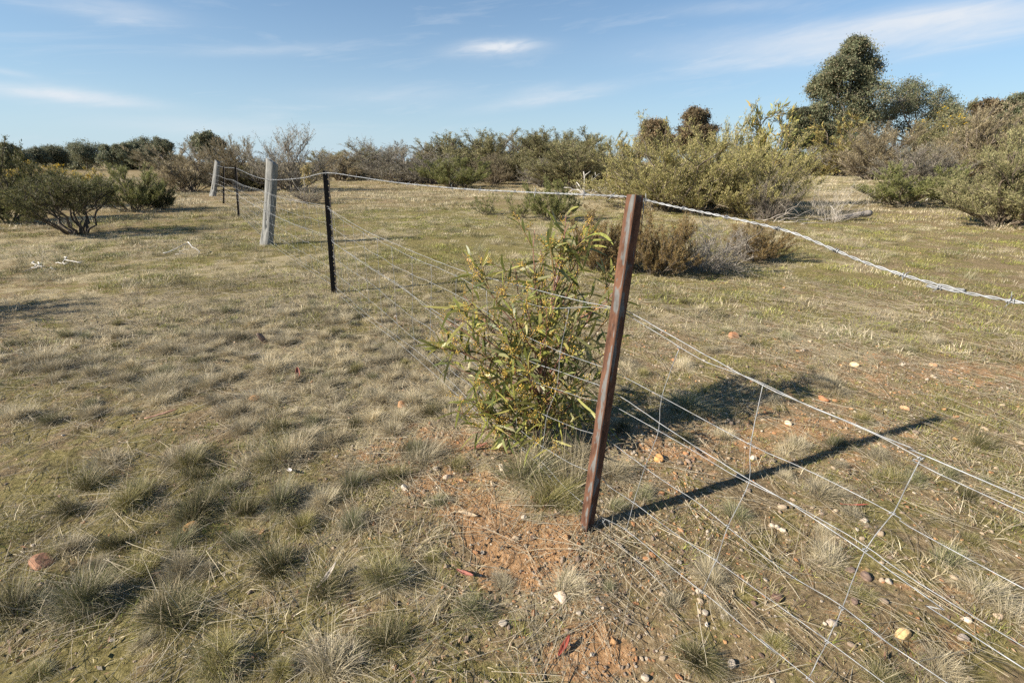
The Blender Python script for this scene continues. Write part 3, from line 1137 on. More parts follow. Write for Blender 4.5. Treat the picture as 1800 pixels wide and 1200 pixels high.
G1 = 'bushes along the far side of the paddock'
SHRUBS = [
    # left of the fence
    ('dark_dense', 'shrub', 'dark olive shrub cut by the left edge, taller than the forked bush beside it', 12, 390, 256, 140, None, 0),
    ('multistem', 'shrub', 'olive broom bush with bare forked stems fanning from one point in the grass', 140, 411, 300, 150, None, 0),
    ('broom_green', 'shrub', 'bright green upright bush just behind the bush with the bare forked stems', 238, 372, 291, 88, None, 0),
    ('dark_dense', 'shrub', 'small dark green bush at the right foot of the bright green upright bush', 285, 369, 322, 46, None, 0),
    ('broom_olive', 'shrub', 'olive bush between the dark edge shrub and the bare-stemmed bush, set back', 85, None, 300, 105, 15, 0),
    ('broom_olive', 'wattle', 'low wattle dotted with yellow blossom behind the dark shrub at the left edge', 68, None, 289, 95, 21, 260),
    ('broom_olive', 'wattle', 'narrow wattle with yellow tips showing above the bare-stemmed bush', 150, None, 297, 60, 19, 160),
    ('broom_brown_fan', 'shrub', 'wide brown windswept bush behind the leaning pale timber post', 335, 338, 256, 125, None, 0),
    ('broom_brown', 'shrub', 'brown bush between the leaning far post and the thick grey post', 425, 334, 243, 95, None, 0),
    ('broom_grey', 'shrub', 'grey brown bush filling the gap behind the two far black pickets', 385, 327, 252, 85, None, 0),
    ('broom_wispy', 'shrub', 'tall wispy grey bush with bare upper twigs behind the thick timber post and black picket', 512, 336, 226, 130, None, 0),
    ('twiggy_grey', 'brush', 'low heap of dead grey brush behind the black holed picket', 545, 358, 324, 56, None, 0),
    # the row along the back
    ('broom_brown', 'shrub', 'low brown bush just right of the black holed picket top, in the back row', 600, 318, 266, 108, None, 0),
    ('broom_olive', 'shrub', 'distant bush showing over the low brown bush next to the picket top', 573, None, 267, 84, 48, 0),
    ('broom_wispy', 'shrub', 'thin taller bush rising out of the back row left of the purple grey bush', 655, None, 246, 84, 44, 0),
    ('broom_grey', 'shrub', 'broad purple grey bush in the back row left of the rounded green bush', 708, 322, 253, 160, None, 0),
    ('broom_green', 'shrub', 'rounded green bush standing forward of the back row', 800, 329, 277, 110, None, 0),
    ('broom_olive_tall', 'shrub', 'tall olive bush directly behind the rounded green bush', 818, 318, 234, 134, None, 0),
    ('broom_olive', 'shrub', 'olive bush with dark bare trunks below, centre of the back row', 893, 318, 235, 138, None, 0),
    ('broom_olive_tall', 'shrub', 'olive bush behind and left of the broad bush with the dead branch heap', 962, 321, 231, 140, None, 0),
    ('broom_olive', 'shrub', 'broad olive bush right behind the white dead branch heap', 1015, 330, 236, 165, None, 0),
    ('broom_brown', 'shrub', 'brown bush showing between the tall olive bush and the purple grey one', 760, 317, 256, 102, None, 0),
    ('broom_olive', 'shrub', 'bush peeping over the gap between the broad olive bush and the large one', 1075, None, 240, 89, 34, 0),
    ('broom_olive', 'shrub', 'grey olive bush in the second rank, behind the low brown bush by the picket top', 628, None, 258, 100, 42, 0),
    ('broom_grey', 'shrub', 'pale bush in the second rank between the thin taller bush and the purple grey bush', 682, None, 254, 95, 43, 0),
    ('broom_olive', 'shrub', 'bush in the second rank between the brown bush and the tall olive bush', 785, None, 246, 110, 42, 0),
    ('broom_grey', 'shrub', 'bush in the second rank behind the olive bush with the dark trunks', 860, None, 240, 120, 44, 0),
    ('broom_brown', 'shrub', 'bush in the second rank between the dark trunked bush and its right neighbour', 930, None, 238, 120, 43, 0),
    ('broom_olive_tall', 'shrub', 'bush in the second rank behind the broad bush over the dead branch heap', 1000, None, 238, 120, 44, 0),
    ('broom_grey', 'shrub', 'low grey bush at the foot of the back row left of the rounded green bush', 755, 324, 282, 80, None, 0),
    ('broom_brown', 'shrub', 'low brown bush at the foot of the back row right of the rounded green bush', 870, 324, 270, 85, None, 0),
    ('broom_grey', 'shrub', 'low grey bush at the foot of the broad bush left of the dead branch heap', 955, 328, 276, 70, None, 0),
    ('broom_olive', 'shrub', 'low bush filling the gap under the brown bushes behind the thick timber post', 462, 334, 284, 70, None, 0),
    # in the open middle
    ('broom_green', 'shrub', 'small bush with fresh green tips in front of the dead branch heap', 968, 388, 315, 72, None, 0),
    ('sparse_green', 'shrub', 'little pale green bush touching the small bush with fresh green tips', 913, 384, 338, 52, None, 0),
    ('sparse_green', 'shrub', 'thin straggly bush alone in the open grass left of the two small green bushes', 856, 378, 342, 46, None, 0),
    # the big thicket behind the rusty picket
    ('big_mixed', 'shrub', 'large olive bush straight behind the top of the rusty picket', 1180, 372, 222, 215, None, 0),
    ('big_green', 'shrub', 'green tipped bush in the middle of the thicket behind the rusty picket', 1255, 362, 212, 150, None, 0),
    ('big_mixed', 'shrub', 'olive bush at the right end of the thicket behind the rusty picket', 1325, 377, 242, 150, None, 0),
    ('wattle_orange', 'wattle', 'orange leaved wattle at the left flank of the large olive bush', 1098, 350, 240, 60, None, 0),
    ('wattle_leafy', 'wattle', 'long leaved yellow green wattle sticking up out of the thicket', 1350, None, 186, 115, 15.5, 0),
    ('twiggy_grey', 'shrub', 'dark grey twiggy bush at the right foot of the thicket', 1350, 388, 306, 74, None, 0),
    ('heath_rust', 'shrub', 'rusty brown low heath shrub left of the rusty picket, behind the wattle sapling', 1052, 474, 372, 105, None, 0),
    ('heath_rust', 'shrub', 'rusty brown low heath shrub touching the right side of the rusty picket', 1150, 480, 368, 130, None, 0),
    ('heath_dead', 'shrub', 'grey dead heath shrub in the middle of the low scrub', 1240, 476, 382, 135, None, 0),
    ('heath_rust', 'shrub', 'brown green heath shrub at the right end of the low scrub', 1325, 458, 390, 95, None, 0),
    # right hand side
    ('wattle_orange', 'wattle', 'yellow green wattle below the tall gum tree', 1465, 308, 203, 90, None, 0),
    ('broom_brown', 'shrub', 'olive brown bush with dark slanting trunk under the wide gum', 1540, 318, 218, 150, None, 0),
    ('broom_grey', 'shrub', 'pale grey twiggy bush in front of the olive brown bush with the slanting trunk', 1606, 326, 250, 110, None, 0),
    ('broom_olive', 'shrub', 'olive bush rising behind the pale grey twiggy bush', 1650, None, 190, 135, 58, 25),
    ('broom_brown', 'shrub', 'big purple brown bush between the low bright green bush and the frame edge', 1712, 318, 186, 160, None, 0),
    ('broom_olive', 'shrub', 'bush half cut by the right edge of the photo, behind the nearer edge bush', 1795, 322, 198, 130, None, 0),
    ('broom_grey', 'shrub', 'grey bush in the gap between the thicket and the yellow green wattle', 1432, None, 250, 75, 55, 0),
    ('broom_green', 'shrub', 'low bright green bush with a white dead branch in it', 1588, 362, 288, 125, None, 0),
    ('broom_olive', 'shrub', 'low olive bush at the right of the low bright green bush', 1668, 360, 300, 74, None, 0),
    ('broom_olive', 'shrub', 'nearest bush at the right edge of the photo, cut by the frame', 1762, 400, 232, 190, None, 0),
    ('bare_dead', 'dead shrub', 'leafless pale dead shrub with upright twigs beside the grey log', 1458, 390, 308, 92, None, 0),
    ('broom_brown', 'shrub', 'dark brown bush in deep background between the thicket and the tall gum', 1510, None, 238, 80, 62, 0),
    ('broom_olive', 'shrub', 'olive bush in deep background between the wide gum and the purple brown bush', 1690, None, 203, 80, 66, 0),
]
for key, nm, label, px, base, top, w, dist, yl in SHRUBS:
    plant(key, {'wattle': 'wattle_bush', 'shrub': 'shrub', 'brush': 'dead_brush', 'dead shrub': 'dead_shrub'}[nm], nm, label, px, base, top, w, dist, yellow=yl,
          rz=(0.0 if key in ('broom_brown_fan',) else None))
# the shade across the grass at the left edge comes from a bush just outside the frame
plant('broom_olive', 'shrub', 'shrub', 'olive bush just outside the left of the photo whose shade falls on the grass', -519, None, 395, 360, 3.55)


# ------------------------------------------------------------------ gum trees
def gum(label, px, top, w, dist, lobes, pal, seed, leaf=.16, dens=1.0, group=None, far=False, hang=.7):
    """lobes: (x, z, r) in units of crown width w and of total height; built in metres round the trunk."""
    rg = np.random.default_rng(seed)
    pos = at_pixel(px, None, dist)
    z0 = tz(*pos)
    H = height_at(pos, px, top) - z0
    W = w * metres_per_px(pos, 280)
    t = thing('gum_tree', label, 'tree', (pos[0], pos[1], z0), 0, group)
    y_foot = 600 + F * math.tan(math.atan2(EYE - z0, pos[1]) - TH)

    def across(lx, lz):
        """Sideways offset of the crown at a height: gums lean and spread as the photograph shows."""
        d_ = ray(px + lx * w, y_foot + (top - y_foot) * lz)
        return d_[0] / d_[1] * pos[1] - pos[0]
    mb = MB()
    wood = np.array((.34, .30, .26)) * (.5 if far else 1)
    tr = max(.05, H * .022)
    top_fork = np.array([across(0, .38), 0, H * .38])
    mb.tube(bez(np.array([0, 0, -.2]), np.array([across(0, .2) + .03 * W, 0, H * .2]), top_fork, 7), np.linspace(tr * 1.25, tr * .8, 7), 9, wood)
    cb, cr = [], []
    for lx, lz, lr in lobes:
        c = np.array([across(lx, lz), rg.uniform(-.2, .2) * W, lz * H])
        r = lr * W * 1.0
        P = bez(top_fork - np.array([0, 0, .05 * H]), top_fork * .4 + c * .6 + np.array([0, 0, -.08 * H]), c, 8)
        P[1:-1] += rg.normal(0, .012 * H, (6, 3))
        mb.tube(P, np.linspace(tr * .6, tr * .14, 8), 6, wood * rg.uniform(.8, 1.1), cap=False)
        n = max(8, int(34 * dens))
        d = unit(rg.normal(0, 1, (n, 3)) + np.array([0, 0, .25]))
        q = c + d * r * rg.uniform(.3, 1.32, (n, 1)) ** .6 * np.array([1, 1, .85])
        for k in range(n):
            mb.tube(np.array([c + (q[k] - c) * .05, (c + q[k]) / 2 + rg.normal(0, .06 * r, 3), q[k]]), np.array([tr * .13, tr * .08, tr * .03]), 3, wood * .9, cap=False)
        cb.append(q)
        cr.append(np.full(n, r))
    cb, cr = np.vstack(cb), np.concatenate(cr)
    per = int(120 * (1.0 if not far else .5))
    i = np.repeat(np.arange(len(cb)), per)
    g = rg.normal(0, 1, (len(i), 3)) * np.array([1, 1, .72]) * np.where(rg.uniform(0, 1, (len(i), 1)) < .2, 1.4, .85)
    b = cb[i] + g * (cr[i] * .215)[:, None]
    d = unit(rg.normal(0, .7, (len(i), 3)) + np.array([0, 0, -hang]))
    V, Q, C = leaf_quads(b, d, leaf * rg.uniform(.6, 1.3, len(i)), leaf * .36 * rg.uniform(.7, 1.3, len(i)), rg, FPAL[pal], .25)
    C = C * np.repeat(rg.uniform(.6, 1.35, len(cb))[i], 4)[:, None]
    mb.build('trunk', M_STEM, t)
    mesh_obj('crown', V, Q, M_FOL, t, C)
    return t


round_l = [(-.26, .62, .26), (.02, .72, .27), (.27, .64, .24), (-.10, .86, .20), (.16, .86, .18), (-.30, .45, .20), (.30, .46, .2), (0, .5, .24)]
gum('tall dark gum tree with a high uneven crown, by far the tallest tree', 1488, 68, 114, 80,
    [(.20, .89, .20), (.06, .93, .13), (-.22, .76, .19), (.03, .76, .25), (.30, .78, .17), (-.32, .68, .13), (-.17, .62, .23), (.20, .60, .23), (.36, .65, .12), (-.08, .46, .28), (-.42, .47, .14),
     (.22, .44, .16), (-.34, .33, .20), (.08, .31, .24), (-.10, .22, .24), (-.48, .26, .13)], 'gum', 401, .32, 1.5)
gum('small dark gum close to the left of the tall gum tree', 1402, 181, 46, 78, round_l, 'gum', 402, .30)
gum('wide gum with brown tinged crown and sky gaps right of the tall gum', 1615, 150, 155, 88,
    [(-.32, .80, .17), (-.14, .88, .17), (.06, .86, .16), (.24, .80, .16), (.40, .70, .12), (-.42, .62, .14), (-.05, .70, .18), (.18, .64, .16), (-.25, .5, .2), (.3, .5, .2), (0, .42, .2)], 'gum', 403, .32, .75)
gum('brown gum top showing above the bushes right of the wide gum', 1728, 172, 78, 85, round_l, 'gumbrown', 404, .30)
gum('dark gum at the right edge of the photo above the bushes', 1795, 158, 74, 80, round_l, 'gum', 405, .32)
gum('round rust brown gum crown rising above the thicket', 1224, 187, 70, 62, round_l, 'gumbrown', 406, .24)
gum('lower rust brown gum crown left of the round one above the thicket', 1152, 210, 70, 64, round_l, 'gumbrown', 407, .24)
gum('flat topped dark gum rising behind the wide brown windswept bush', 362, 236, 54, 60, [(-.2, .84, .22), (.15, .88, .22), (.34, .78, .16), (-.38, .74, .16), (0, .62, .25), (.2, .5, .25)], 'gumfar', 408, .24)
gum('dark gum at the left edge of the photo above the dark shrub', 6, 256, 60, 62, round_l, 'gumfar', 409, .26)
for k, (px, top, w, label) in enumerate(((52, 272, 56, 'far dark gum nearest the left edge, above the yellow blossomed wattle'), (97, 268, 56, 'far dark gum second from the left end of the far tree line'),
                                         (152, 263, 72, 'far dark gum with the broadest crown in the far tree line'), (207, 262, 50, 'far dark gum above the bright green upright bush'),
                                         (245, 259, 46, 'far dark gum with a narrow crown in the far tree line'), (278, 252, 60, 'tallest olive gum at the right end of the far tree line'))):
    gum(label, px, top - 7, w * 1.15, 105 + 7 * (k % 3), [(float(a_), float(b_), float(c_)) for a_, b_, c_ in zip(rng.uniform(-.36, .36, 8), rng.uniform(.45, .9, 8), rng.uniform(.10, .2, 8))] + [(0, .5, .2)], 'gumfar', 420 + k, .32, 1.3, group='far tree line of dark gums', far=True)
for k, (px, top, w, label) in enumerate(((128, 276, 60, 'low far gum between the broadest far gum and its left neighbour'), (232, 275, 60, 'low far gum filling the gap beside the narrow crowned far gum'),
                                         (300, 278, 50, 'low far gum touching the wide brown windswept bush'), (20, 278, 60, 'low far gum behind the shrub at the left edge'))):
    gum(label, px, top, w, 130, round_l, 'gumfar', 440 + k, .5, .8, group='far tree line of dark gums', far=True)


# ------------------------------------------------------------------ fence posts
def reach(px, base, tx, ty):
    """Height and sideways lean of a post from its foot and top in the photograph."""
    p = ground_at(px, base)
    d = ray(tx, ty)
    k = p[1] / d[1]
    dx, h = d[0] * k - p[0], EYE + d[2] * k - tz(*p)
    return math.hypot(dx, h), math.atan2(dx, h)


def star_picket(name, label, px, base, H, arms, mat, lean=(0, 0), arm=.033, holes=True, grooved=False, tie=True):
    """Steel picket of Y section: three blades, a row of holes through the long blade, pointed foot in the soil."""
    pos = ground_at(px, base)
    z0 = tz(*pos)
    t = thing(name, label, 'fence post', (pos[0], pos[1], z0))
    t.rotation_euler = (lean[1], lean[0], 0)
    th = .0042
    V, Q, G = [], [], []
    n0 = 0
    zs = np.unique(np.concatenate([np.arange(-.22, H, .02), [H]]))
    for ai, (a, ln) in enumerate(arms):
        d = np.array([math.cos(a), math.sin(a), 0])
        s = np.array([-math.sin(a), math.cos(a), 0])
        # blade cross-section: root thicker, bead on the tip
        prof = [(.001, .0055), (.008, th * .95), (.016, th * .75), (ln - .006, th * .75), (ln - .004, th * 1.05), (ln, th * .9)]
        is_hole = holes and ai == 0
        hole_z = np.arange(.08, H - .03, .055) if is_hole else []
        for sg in (-1, 1):
            cols = []
            for u, w in prof:
                P = d * u + s * sg * w * .5
                cols.append(np.stack([np.full(len(zs), P[0]), np.full(len(zs), P[1]), zs], -1))
            A = np.stack(cols, 1)
            ta = np.ones((len(zs), len(prof)))
            low = zs < -.05
            A[low, :, :2] *= np.clip((zs[low] + .25) / .2, .15, 1)[:, None, None]
            m = len(prof)
            i = np.arange(len(zs) - 1)[:, None] * m
            j = np.arange(m - 1)[None]
            q = np.stack([i + j, i + j + 1, i + m + j + 1, i + m + j], -1)
            if is_hole:
                zc = (zs[:-1] + zs[1:]) / 2
                keep = np.ones(q.shape[:2], bool)
                for hz in hole_z:
                    k = int(np.argmin(np.abs(zc - hz)))
                    keep[k, 2] = False
                # narrow the hole: the third strip runs from .016 to ln-.006, refill its flanks
                qq = q[keep]
                for hz in hole_z:
                    k = int(np.argmin(np.abs(zc - hz)))
                    za, zb = zs[k], zs[k + 1]
                    w = th * .75
                    u0, u1 = .016, ln - .006
                    ua, ub = u0 + (u1 - u0) * .12, u1 - (u1 - u0) * .12
                    zi, zj = za + .004, zb - .004
                    ring_o = [(u0, za), (u1, za), (u1, zb), (u0, zb)]
                    ring_i = [(ua, zi), (ub, zi), (ub, zj), (ua, zj)]
                    pts = np.array([d * u + s * sg * w * .5 + np.array([0, 0, z]) for u, z in ring_o + ring_i])
                    V.append(pts)
                    G.append(np.zeros(8))
                    b = n0
                    Q.append(np.array([(b + e, b + (e + 1) % 4, b + 4 + (e + 1) % 4, b + 4 + e) for e in range(4)]))
                    n0 += 8
                    if sg == 1:      # walls of the hole
                        back = np.array([d * u - s * w * .5 + np.array([0, 0, z]) for u, z in ring_i])
                        V.append(np.vstack([pts[4:], back]))
                        G.append(np.zeros(8))
                        b = n0
                        Q.append(np.array([(b + e, b + (e + 1) % 4, b + 4 + (e + 1) % 4, b + 4 + e) for e in range(4)]))
                        n0 += 8
                q = qq
            V.append(A.reshape(-1, 3))
            pg = np.array([.70, .72, .55, .30, 0, 0])
            G.append(np.broadcast_to(pg, (len(zs), m)).ravel())
            Q.append(q.reshape(-1, 4) + n0)
            n0 += len(zs) * m
        # outer edge and top
        e = []
        for sg in (-1, 1):
            P = d * prof[-1][0] + s * sg * prof[-1][1] * .5
            e.append(np.stack([np.full(len(zs), P[0]), np.full(len(zs), P[1]), zs], -1))
        E = np.stack(e, 1)
        low = zs < -.05
        E[low, :, :2] *= np.clip((zs[low] + .25) / .2, .15, 1)[:, None, None]
        i = np.arange(len(zs) - 1)[:, None] * 2
        Q.append(np.stack([i, i + 1, i + 3, i + 2], -1).reshape(-1, 4) + n0)
        V.append(E.reshape(-1, 3))
        G.append(np.zeros(len(zs) * 2))
        n0 += len(zs) * 2
        T = np.array([d * u + s * sg * w * .5 + np.array([0, 0, H]) for u, w in prof for sg in (-1, 1)])
        V.append(T)
        G.append(np.zeros(len(T)))
        Q.append(np.array([(2 * k, 2 * k + 1, 2 * k + 3, 2 * k + 2) for k in range(len(prof) - 1)]) + n0)
        n0 += len(T)
    g = np.concatenate(G)
    VV = np.vstack(V)
    if grooved:                      # dents and flaked edges of old steel
        k = (fbm(VV[:, 2] * 26, VV[:, 0] * 70 + VV[:, 1] * 50, 17, 3) - .5) * .10 + (fbm(VV[:, 2] * 5, VV[:, 2] * 0, 19, 2) - .5) * .05
        VV[:, :2] *= (1 + k)[:, None]
    else:
        g = g * 0
    mesh_obj('post_shaft', VV, np.vstack(Q), mat, t, attrs={'groove': g})
    return t, pos, z0


# arms are angles in the ground plane: 0 = +X (right of the camera), 90 = away from the camera
P1, P1pos, P1z = star_picket('star_picket', 'rusty leaning steel star picket nearest the camera, with a grey weathered groove', 1030, 930, 1.262,
                             [(R(-99), .026), (R(141), .027), (R(21), .034)], M_RUST, lean=(.074, -.075), grooved=True, holes=False)
P2, P2pos, P2z = star_picket('star_picket', 'black steel star picket with a row of light holes, second post from the camera', 587, 515, reach(587, 515, 572, 300)[0],
                             [(R(-12), .038), (R(-135), .030), (R(112), .030)], M_BLACK, lean=(reach(587, 515, 572, 300)[1], 0))
P3, P3pos, P3z = star_picket('star_picket', 'black steel picket just left of the thick grey timber post', 420, 381, reach(420, 381, 414.5, 293)[0],
                             [(R(-20), .034), (R(-140), .030), (R(100), .030)], M_BLACK, lean=(reach(420, 381, 414.5, 293)[1], 0))
P4, P4pos, P4z = star_picket('star_picket', 'farther, shorter black picket right of the leaning pale timber post', 393.5, 358, reach(393.5, 358, 393.5, 293)[0],
                             [(R(-20), .034), (R(-140), .030), (R(100), .030)], M_BLACK, lean=(reach(393.5, 358, 393.5, 293)[1], 0))


def timber_post(label, px, base, H, d, lean, seed):
    pos = ground_at(px, base)
    z0 = tz(*pos)
    t = thing('timber_post', label, 'fence post', (pos[0], pos[1], z0))
    t.rotation_euler = (lean[1], lean[0], 0)
    rg = np.random.default_rng(seed)
    n, sides = 46, 36
    zs = np.linspace(-.3, H, n)
    an = np.arange(sides) * 2 * np.pi / sides
    rad = np.empty((n, sides))
    for i, z in enumerate(zs):
        sec = 1 + .10 * np.cos(2 * an + .6) + .05 * np.cos(3 * an + 2)
        fl = 1 + .16 * np.clip(1 - z / .28, 0, 1) * (.6 + .4 * np.cos(an * 2 + 1.2)) - .05 * z / H
        gr = 1 + .05 * (vnoise(an * 6, np.full(sides, z * 2.0), seed) - .5) * 2 + .06 * (vnoise(np.cos(an) * 2 + 4, np.sin(an) * 2 + z * 5, seed + 3) - .5)
        rad[i] = d / 2 * sec * fl * gr
    bend = np.stack([.015 * np.sin(zs * 2.2), .01 * np.cos(zs * 1.7), zs], -1)
    V = bend[:, None] + np.stack([rad * np.cos(an), rad * np.sin(an), np.zeros_like(rad)], -1)
    V[-1, :, 2] += .035 * np.cos(an + 2.6) + rg.normal(0, .006, sides)
    V[-2, :, 2] += .012 * np.cos(an + 2.6)
    # weathered hollow near the foot on the camera side
    for hz, ha, hs in ((.16, -2.2, .07), (.33, -1.6, .04), (.45, -1.75, .02)):
        dz = (zs[:, None] - hz) / (hs * 1.6)
        da = (np.angle(np.exp(1j * (an[None] - ha)))) / .28
        k = np.exp(-dz ** 2 - da ** 2) * .30
        V[:, :, 0] -= k * rad * np.cos(an)
        V[:, :, 1] -= k * rad * np.sin(an)
    i = np.arange(n - 1)[:, None] * sides
    j = np.arange(sides)[None]
    Q = np.stack([i + j, i + (j + 1) % sides, i + sides + (j + 1) % sides, i + sides + j], -1).reshape(-1, 4)
    c = V[-1].mean(0) + np.array([0, 0, -.004])
    Vf = np.vstack([V.reshape(-1, 3), c[None]])
    o = (n - 1) * sides
    jj = np.arange(sides)
    T = np.stack([np.full(sides, n * sides), o + jj, o + (jj + 1) % sides], -1)
    mesh_obj('post_shaft', Vf, [Q, T], M_POSTWOOD, t, smooth=True)
    return t, pos, z0


W1, W1pos, W1z = timber_post('thick grey weathered round timber fence post with sunlit left edge', 468, 430, reach(468, 430, 479, 284)[0], .182, (reach(468, 430, 479, 284)[1], 0), 61)
W2, W2pos, W2z = timber_post('far pale timber fence post leaning to the right', 374, 345, reach(374, 345, 383, 284)[0], .22, (reach(374, 345, 383, 284)[1], 0), 62)


# ------------------------------------------------------------------ wires
FN = np.array([FENCE_D[1], -FENCE_D[0]])               # across the fence, to its right side


def on_fence(px, py, off=0.0):
    """Where the view line meets the plane of the fence, which leans with the rusty picket."""
    d = ray(px, py)
    e = off
    for _ in range(5):
        p0 = FENCE_P + FN * e
        s = (p0 @ FN) / (d[:2] @ FN)
        q = (d[:2] * s - FENCE_P) @ FENCE_D
        e = off + .103 * float(np.clip(1 - q / 3.6, 0, 1)) * max(0.0, EYE + d[2] * s)
    return np.array([d[0] * s, d[1] * s, EYE + d[2] * s])


def smooth_path(P, step=.05, jit=.0, seed=0):
    """Catmull-Rom through the points, even steps."""
    P = np.asarray(P, float)
    Q = np.vstack([2 * P[0] - P[1], P, 2 * P[-1] - P[-2]])
    out = []
    for i in range(len(P) - 1):
        a, b, c, d = Q[i:i + 4]
        n = max(2, int(np.linalg.norm(c - b) / step))
        t = np.linspace(0, 1, n, endpoint=False)[:, None]
        out.append(.5 * (2 * b + (c - a) * t + (2 * a - 5 * b + 4 * c - d) * t * t + (3 * b - a - 3 * c + d) * t ** 3))
    out = np.vstack(out + [P[-1:]])
    if jit:
        rg = np.random.default_rng(seed)
        out = out + rg.normal(0, jit, out.shape)
    return out


def extend(P, n=1.6):
    """Carry the wire on past the frame towards the next post behind the camera."""
    P = [np.asarray(p, float) for p in P]
    d = unit(P[-1] - P[-2])
    d = unit(np.array([-FENCE_D[0], -FENCE_D[1], 0]) + np.array([0, 0, d[2] * .15]))
    return P + [P[-1] + d * n]


def post_point(pos, z0, h, lean=(0, 0), off=.03):
    return np.array([pos[0] + lean[0] * h, pos[1] - lean[1] * h, z0 + h]) + np.array([*(FN * off), 0])


OFF = .045
pix = lambda L, off=OFF: [on_fence(x, y, off) for x, y in L]

# barbed top wire: two strands wound round each other, barbs every 14 cm
bw_far = [on_fence(380, 290), on_fence(393, 294), on_fence(414, 296), on_fence(440, 307), on_fence(462, 314), on_fence(487, 316), on_fence(530, 313), on_fence(572, 304)]
bw_mid = pix([(630, 311), (690, 320), (800, 331), (900, 336.5), (1000, 341), (1060, 343.5), (1112, 347)])
bw_near = pix([(1180, 362), (1260, 378), (1380, 405), (1450, 432), (1520, 461), (1610, 490), (1700, 512), (1800, 533)])
bw = smooth_path(extend(bw_far + bw_mid + bw_near), .02)
tb = thing('barbed_wire', 'twisted galvanised barbed wire strung along the tops of the fence posts', 'wire', tuple(bw[0]))
seglen = np.concatenate([[0], np.cumsum(np.linalg.norm(np.diff(bw, axis=0), axis=1))])
total = seglen[-1]
ss = np.arange(0, total, .0065)
C = np.stack([np.interp(ss, seglen, bw[:, k]) for k in range(3)], -1)
T = unit(np.gradient(C, axis=0))
A = unit(np.cross(T, np.array([0, 0, 1.0])))
B = np.cross(T, A)
near_k = ss > total - 9.0
for ph in (0, np.pi):
    mb = MB()
    w = 2 * np.pi * ss / .055 + ph
    S = C + (.0019 * np.cos(w))[:, None] * A + (.0019 * np.sin(w))[:, None] * B - bw[0]
    mb.tube(S, .00155 + .0004 * np.clip((total - ss - 4) / 8, 0, 1), 4, (1, 1, 1))
    mb.build('strand', M_WIRE, tb)
bs = np.arange(total - .05, 0, -.142)
rgb = np.random.default_rng(8)
rest = MB()
for q, s in enumerate(bs):
    k = min(int(s / .0065), len(C) - 1)
    mb = MB() if q < 90 else rest
    c, tt, a, b = C[k] - bw[0], T[k], A[k], B[k]
    th = np.linspace(0, 4.5 * np.pi, 20)
    coil = c + tt * (np.linspace(-.005, .005, 20))[:, None] + .0046 * (np.cos(th)[:, None] * a + np.sin(th)[:, None] * b)
    ph = rgb.uniform(0, 6.28)
    mb.tube(coil, .0011, 4)
    for g in (0, np.pi):
        dd = np.cos(ph + g) * a + np.sin(ph + g) * b + tt * rgb.uniform(-.4, .4)
        mb.tube(np.array([c + dd * .003, c + dd * .012, c + dd * .021]), np.array([.0012, .0011, .0003]), 4)
    if q < 90:
        mb.build('barb', M_WIRE, tb)
if rest.n:
    o = rest.build('barb', M_WIRE, tb)
    o['kind'] = 'stuff'


def wire(name, label, P, r=.0016, step=.04, jit=.0006, seed=1, cat='wire', group=None):
    S = smooth_path(P, step, jit, seed)
    mb = MB()
    dist = np.hypot(S[:, 0], S[:, 1])
    mb.tube(S, r * .78 + .00008 * np.clip(dist - 4, 0, 8), 6)
    o = mb.build(name, M_WIRE)
    return tag(o, label, cat, group)


def post_line(h1, h2, h3, sag=.02, off=OFF, hw=None):
    """A wire from the far timber post to the rusty picket at the given heights."""
    hw = hw if hw is not None else (h2 + h3) / 2
    stops = [(W2pos, W2z, h3), (P4pos, P4z, h3), (P3pos, P3z, h3), (W1pos, W1z, hw), (P2pos, P2z, h2), (P1pos, P1z, h1)]
    out = []
    for (a, za, ha), (b, zb, hb) in zip(stops[:-1], stops[1:]):
        A_, B_ = np.array([*a, za + ha]), np.array([*b, zb + hb])
        A_[:2] += FN * off
        B_[:2] += FN * off
        for t in (0, .3, .6) if sag else (0,):
            out.append(A_ + (B_ - A_) * t + np.array([0, 0, -4 * sag * t * (1 - t)]))
    return out


def hz(px, py):
    return on_fence(px, py, OFF)[2]


wa = pix([(640, 404), (700, 431), (760, 456), (820, 478), (880, 494), (935, 507), (1000, 524), (1080, 541), (1105, 548), (1180, 590), (1330, 672), (1425, 700 + 14), (1600, 786), (1800, 874)])
wire('fence_wire', 'upper plain galvanised wire below the barbed wire',
     extend(post_line(.93, hz(580, 368), hz(580, 368), .03)[:-1][:13] + [on_fence(581, 369, OFF)] + wa), .0017, seed=2)
wc = pix([(643, 466), (700, 502), (767, 548), (850, 595), (920, 630), (990, 655), (1050, 676), (1080, 690), (1180, 757), (1313, 840), (1387, 883), (1525, 974), (1660, 1072), (1800, 1174)])
wire('fence_wire', 'middle plain galvanised wire across the wattle sapling, meeting the rusty picket halfway up',
     extend(post_line(.6, hz(585, 424), hz(585, 424), .03)[:-1][:13] + [on_fence(585, 425, OFF)] + wc), .0016, seed=3)
wd = pix([(640, 556), (700, 602), (775, 668), (850, 735), (936, 806), (1000, 878), (1043, 921), (1077, 948), (1133, 997), (1200, 1063), (1258, 1121), (1350, 1200)])
wire('fence_wire', 'lowest plain galvanised wire running close to the ground past the foot of the rusty picket',
     extend(post_line(.1, hz(590, 512), hz(590, 512), .015)[:-1][:13] + [on_fence(591, 513, OFF)] + wd), .0015, seed=4)

